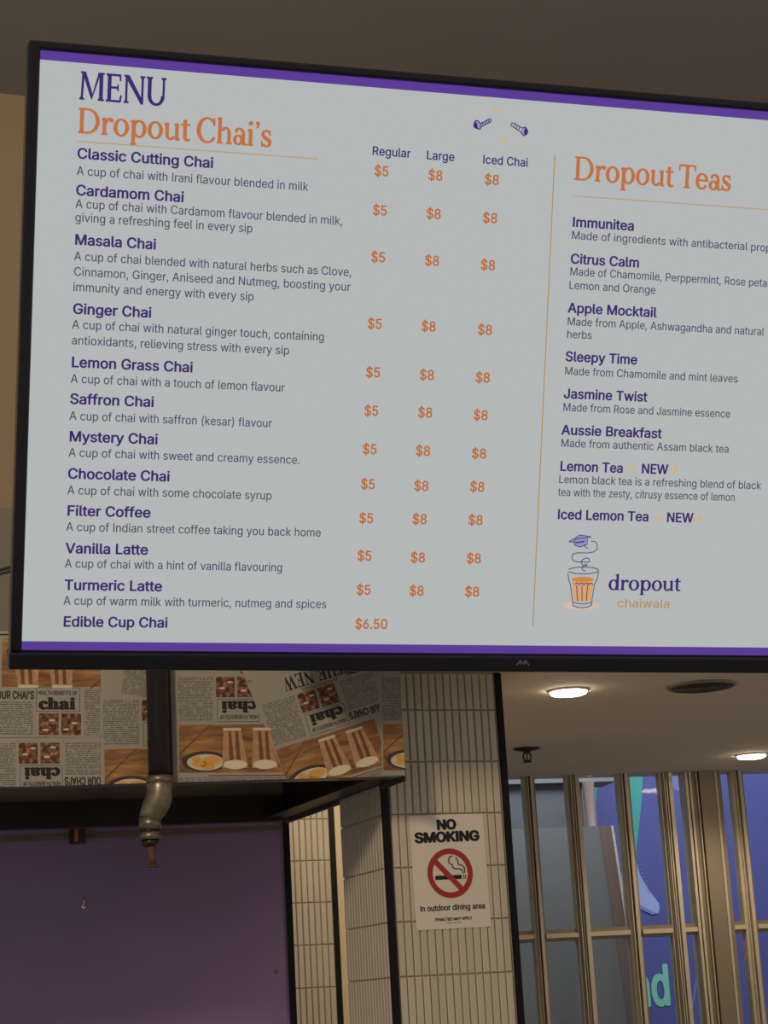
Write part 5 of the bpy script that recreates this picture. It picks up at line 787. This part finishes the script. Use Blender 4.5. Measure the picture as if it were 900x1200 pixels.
TIT = [("Classic Cutting Chai", 90, 185.5, 250), ("Cardamom Chai", 88.5, 228.5, 215.5), ("Masala Chai", 87, 286.5, 183), ("Ginger Chai", 85, 367.5, 177.5), ("Lemon Grass Chai", 83, 430, 226),
       ("Saffron Chai", 81.5, 473, 180.5), ("Mystery Chai", 80.5, 517, 185), ("Chocolate Chai", 79, 560.5, 199), ("Filter Coffee", 78, 604, 176.5), ("Vanilla Latte", 76.5, 648, 173.5),
       ("Turmeric Latte", 75, 691, 190), ("Edible Cup Chai", 73.5, 734, 196.5)]
for s, x, y, x2 in TIT: line('item_name', s, x, y, x2, .0118, E_txt, bold=.024)
DES = [("A cup of chai with Irani flavour blended in milk", 89.5, 205, 361), ("A cup of chai with Cardamom flavour blended in milk,", 88, 243.5, 401.5), ("giving a refreshing feel in every sip", 87.5, 259.5, 296),
       ("A cup of chai blended with natural herbs such as Clove,", 86.5, 305, 412), ("Cinnamon, Ginger, Aniseed and Nutmeg, boosting your", 86, 323, 410.5), ("immunity and energy with every sip", 85, 341, 297.5),
       ("A cup of chai with natural ginger touch, containing", 84, 385, 380), ("antioxidants, relieving stress with every sip", 83.5, 403.5, 339), ("A cup of chai with a touch of lemon flavour", 82.5, 448.5, 333.5),
       ("A cup of chai with saffron (kesar) flavour", 81, 492, 318.5), ("A cup of chai with sweet and creamy essence.", 80, 535, 351.5), ("A cup of chai with some chocolate syrup", 78.5, 579, 318.5),
       ("A cup of Indian street coffee taking you back home", 77, 622, 376), ("A cup of chai with a hint of vanilla flavouring", 75.5, 665, 331), ("A cup of warm milk with turmeric, nutmeg and spices", 74, 708.5, 382.5)]
for s, x, y, x2 in DES: line('item_description', s, x, y, x2, .0100, E_desc, bold=.008)
for s, x, y, x2 in (("Regular", 435.5, 181.5, 481), ("Large", 499, 186.5, 532.5), ("Iced Chai", 565, 191.5, 618.5)): line('column_heading', s, x, y, x2, .0102, E_txt, bold=.014)
P5 = [(447, 200), (445, 246), (443, 301), (439, 379), (437, 436), (435, 481), (433, 526), (431, 567), (429, 607), (427, 651), (426, 691)]
P8 = [(510, 205), (508, 250), (506, 305), (502, 382), (500, 439), (498, 483), (495.5, 528), (493.5, 569), (491.5, 608), (489.5, 653), (488, 692)]
P9 = [(576, 210), (574, 255), (571.5, 310), (568, 386), (565.5, 442), (563, 486), (561, 531), (559, 570), (557, 609), (555, 654), (553, 693)]
for s, P_, w_ in (('$5', P5, 8.8), ('$8', P8, 8.9), ('$8', P9, 8.9)):
    for x, y in P_: line('price', s, x-w_, y+5.6, x+w_, .0118, E_org, bold=.019)
line('price', '$6.50', 415.5, 736.5, 454, .0118, E_org, bold=.019)
TR = [("Immunitea", 670, 265.5, 743), ("Citrus Calm", 668, 308.5, 749), ("Apple Mocktail", 665, 366, 769), ("Sleepy Time", 662, 423, 746.5), ("Jasmine Twist", 660, 466.5, 758), ("Aussie Breakfast", 657.5, 509, 775),
      ("Lemon Tea", 655.5, 551.5, 730), ("NEW", 751, 554.5, 782.5), ("Iced Lemon Tea", 652.5, 608, 760), ("NEW", 780.5, 611.5, 812)]
for s, x, y, x2 in TR: line('item_name', s, x, y, x2, .0118, E_txt, bold=.024)
DR = [("Made of ingredients with antibacterial properties", 669, 280, 933), ("Made of Chamomile, Perppermint, Rose petals,", 667, 322.5, 910), ("Lemon and Orange", 666, 338.5, 768), ("Made from Apple, Ashwagandha and natural", 664, 381, 895),
      ("herbs", 663.5, 396, 693.5), ("Made from Chamomile and mint leaves", 661, 439, 864.5), ("Made from Rose and Jasmine essence", 659, 481.5, 855.5), ("Made from authentic Assam black tea", 656.5, 523.5, 854),
      ("Lemon black tea is a refreshing blend of black", 654, 566, 891.5), ("tea with the zesty, citrusy essence of lemon", 653.5, 581, 861)]
for s, x, y, x2 in DR: line('item_description', s, x, y, x2, .0098, E_desc, bold=.008)
line('brand_name', 'dropout', 712, 691, 797.5, .0186, E_txt, 'display', bold=.02, sp=-.02); line('brand_subtitle', 'chaiwala', 722.5, 711.5, 785, .0108, E_ochre, bold=.004)
def star(x, y, r, m=None):
    u, v = TV.uv(x, y); r *= 1.2
    dflat('star', [ccw([(u+r*(1 if i % 4 == 0 else 0 if i % 4 == 2 else k)*(1 if i < 4 else -1) if False else u+(r if i % 2 == 0 else r*.3)*math.cos(i*math.pi/4), v+(r if i % 2 == 0 else r*.3)*math.sin(i*math.pi/4)) for i in range(8)])], m or E_star, .0008)
for x, y, r in ((580.3, 129, .0052), (591.5, 163.8, .0048), (742, 549.3, .0064), (790.6, 550.3, .0064), (771.8, 606.5, .0064), (819, 607.5, .0064), (664, 658.5, .0022), (660, 650.3, .0014), (707, 657.5, .0014)): star(x, y, r)
# two small bolt-like drawings between the stars (8x-zoom coordinates of the region 530..650, 110..230)
def ic(x, y): return TV.uv(530+x/7.5, 110+y/7.5)
def ipoly(name, pts, m, w=.0008): dflat(name, [ccw([ic(*p) for p in pts])], m, w)
def istroke(name, pts, m, t=.0012, w=.0010): dflat(name, stroke_poly([ic(*p) for p in pts], t), m, w)
ipoly('icon_fill', [(190, 265), (202, 235), (225, 235), (250, 270), (248, 300), (235, 312), (205, 302), (188, 290)], E_lav)
ipoly('icon_fill', [(188, 270), (200, 240), (215, 262), (222, 300), (205, 302), (188, 292)], E_txt, .0009)
istroke('icon_line', [(202, 235), (190, 262), (188, 292), (205, 302), (237, 312), (252, 296), (248, 266), (225, 238), (202, 235)], E_txt)
istroke('icon_line', [(245, 262), (325, 222), (342, 228), (340, 244), (250, 292)], E_txt)
for k in range(4): istroke('icon_line', [(262+k*18, 252-k*8), (270+k*18, 280-k*8)], E_txt, .0014)
ipoly('icon_fill', [(612, 300), (640, 292), (660, 325), (655, 352), (625, 368), (604, 345)], E_lav)
ipoly('icon_fill', [(640, 292), (662, 325), (655, 354), (632, 362), (628, 330)], E_txt, .0009)
istroke('icon_line', [(604, 340), (622, 370), (655, 354), (662, 325), (640, 292), (612, 302)], E_txt)
istroke('icon_line', [(610, 300), (540, 258), (518, 258), (514, 276), (530, 290), (600, 334), (604, 345)], E_txt)
for k in range(3): istroke('icon_line', [(550+k*20, 268+k*12), (542+k*20, 292+k*12)], E_txt, .001)
# brand drawing: tea glass, steam and cap (5x-zoom coordinates of the region 640..820, 610..730)
def lg(x, y): return TV.uv(640+x/5, 610+y/5)
def lpoly(name, pts, m, w=.0008): dflat(name, [ccw([lg(*p) for p in pts])], m, w)
def lstroke(name, pts, m=None, t=.0011, w=.0014): dflat(name, stroke_poly([lg(*p) for p in pts], t), m or E_line, w)
el = lambda cx, cy, rx, ry, a0=0, a1=360, n=24: [(cx+rx*math.cos(math.radians(a0+(a1-a0)*k/n)), cy+ry*math.sin(math.radians(a0+(a1-a0)*k/n))) for k in range(n+1)]
lpoly('saucer', el(205, 497, 112, 27)[:-1], E_sauc)
lpoly('glass_body', [(126, 290), (302, 296), (268, 500), (210, 512), (155, 500)], E_bg, .0009)
lpoly('glass_tea', [(148, 343), (276, 345), (262, 470), (210, 474), (160, 468)], E_tea, .0010)
lpoly('glass_tea_top', el(212, 344, 64, 15)[:-1], E_teat, .0011)
lstroke('glass_outline', el(215, 292, 90, 20, 200, 520)); lstroke('glass_outline', [(126, 310), (130, 345), (140, 375), (156, 498), (180, 508), (212, 510), (245, 506), (262, 496), (280, 375), (296, 345), (304, 298)])
lstroke('glass_outline', [(158, 478), (185, 486), (212, 488), (240, 485), (262, 478)])
for x0 in (166, 194, 222, 246): lstroke('glass_flute', [(x0-14 if x0 > 170 else x0-8, 368), (x0, 366), (x0+9, 380), (x0+13, 470)] if False else [(x0, 372), (x0+8, 366), (x0+18, 366), (x0+26, 376)], E_txt)
for x0, x1 in ((176, 182), (208, 208), (240, 234)): lstroke('glass_flute', [(x0, 378), (x1, 470)], E_txt)
lstroke('steam', [(262, 120), (285, 122), (298, 140), (296, 168), (275, 184), (235, 190), (190, 188), (158, 194), (147, 212), (156, 234), (180, 242), (210, 240), (235, 246), (252, 238), (250, 224), (230, 218), (208, 232), (204, 250), (218, 264), (238, 264), (232, 256), (212, 268), (208, 286), (226, 296)])
lpoly('cap_top', [(132, 124), (196, 84), (262, 96), (212, 108), (166, 122)], E_lav, .0010); lpoly('cap_band', [(160, 118), (236, 102), (240, 134), (205, 152), (168, 148)], E_lav, .0010)
lstroke('cap_outline', [(132, 124), (196, 84), (262, 96)]); lstroke('cap_outline', [(132, 124), (162, 126), (168, 108), (232, 100), (262, 96)]); lstroke('cap_outline', [(160, 122), (166, 146), (200, 154), (238, 140), (240, 104)]); lstroke('cap_tassel', [(170, 130), (222, 122)], None, .0018); lstroke('cap_tassel', [(222, 138), (226, 154), (242, 162)])
# ceiling hung post that carries the rail, right of the photograph
pc = TV.P + TV.U*1.9 + TV.V*(-.365) - TV.N*.20
MB().box((pc.x-.03, pc.y-.03, 1.9), (pc.x+.03, pc.y+.03, HIGHZ), bev=.003).build('hanging_post', M_black)
po = bpy.data.objects['hanging_post']; tag(po, 'black post hanging from the ceiling beyond the right end of the menu display', 'post')
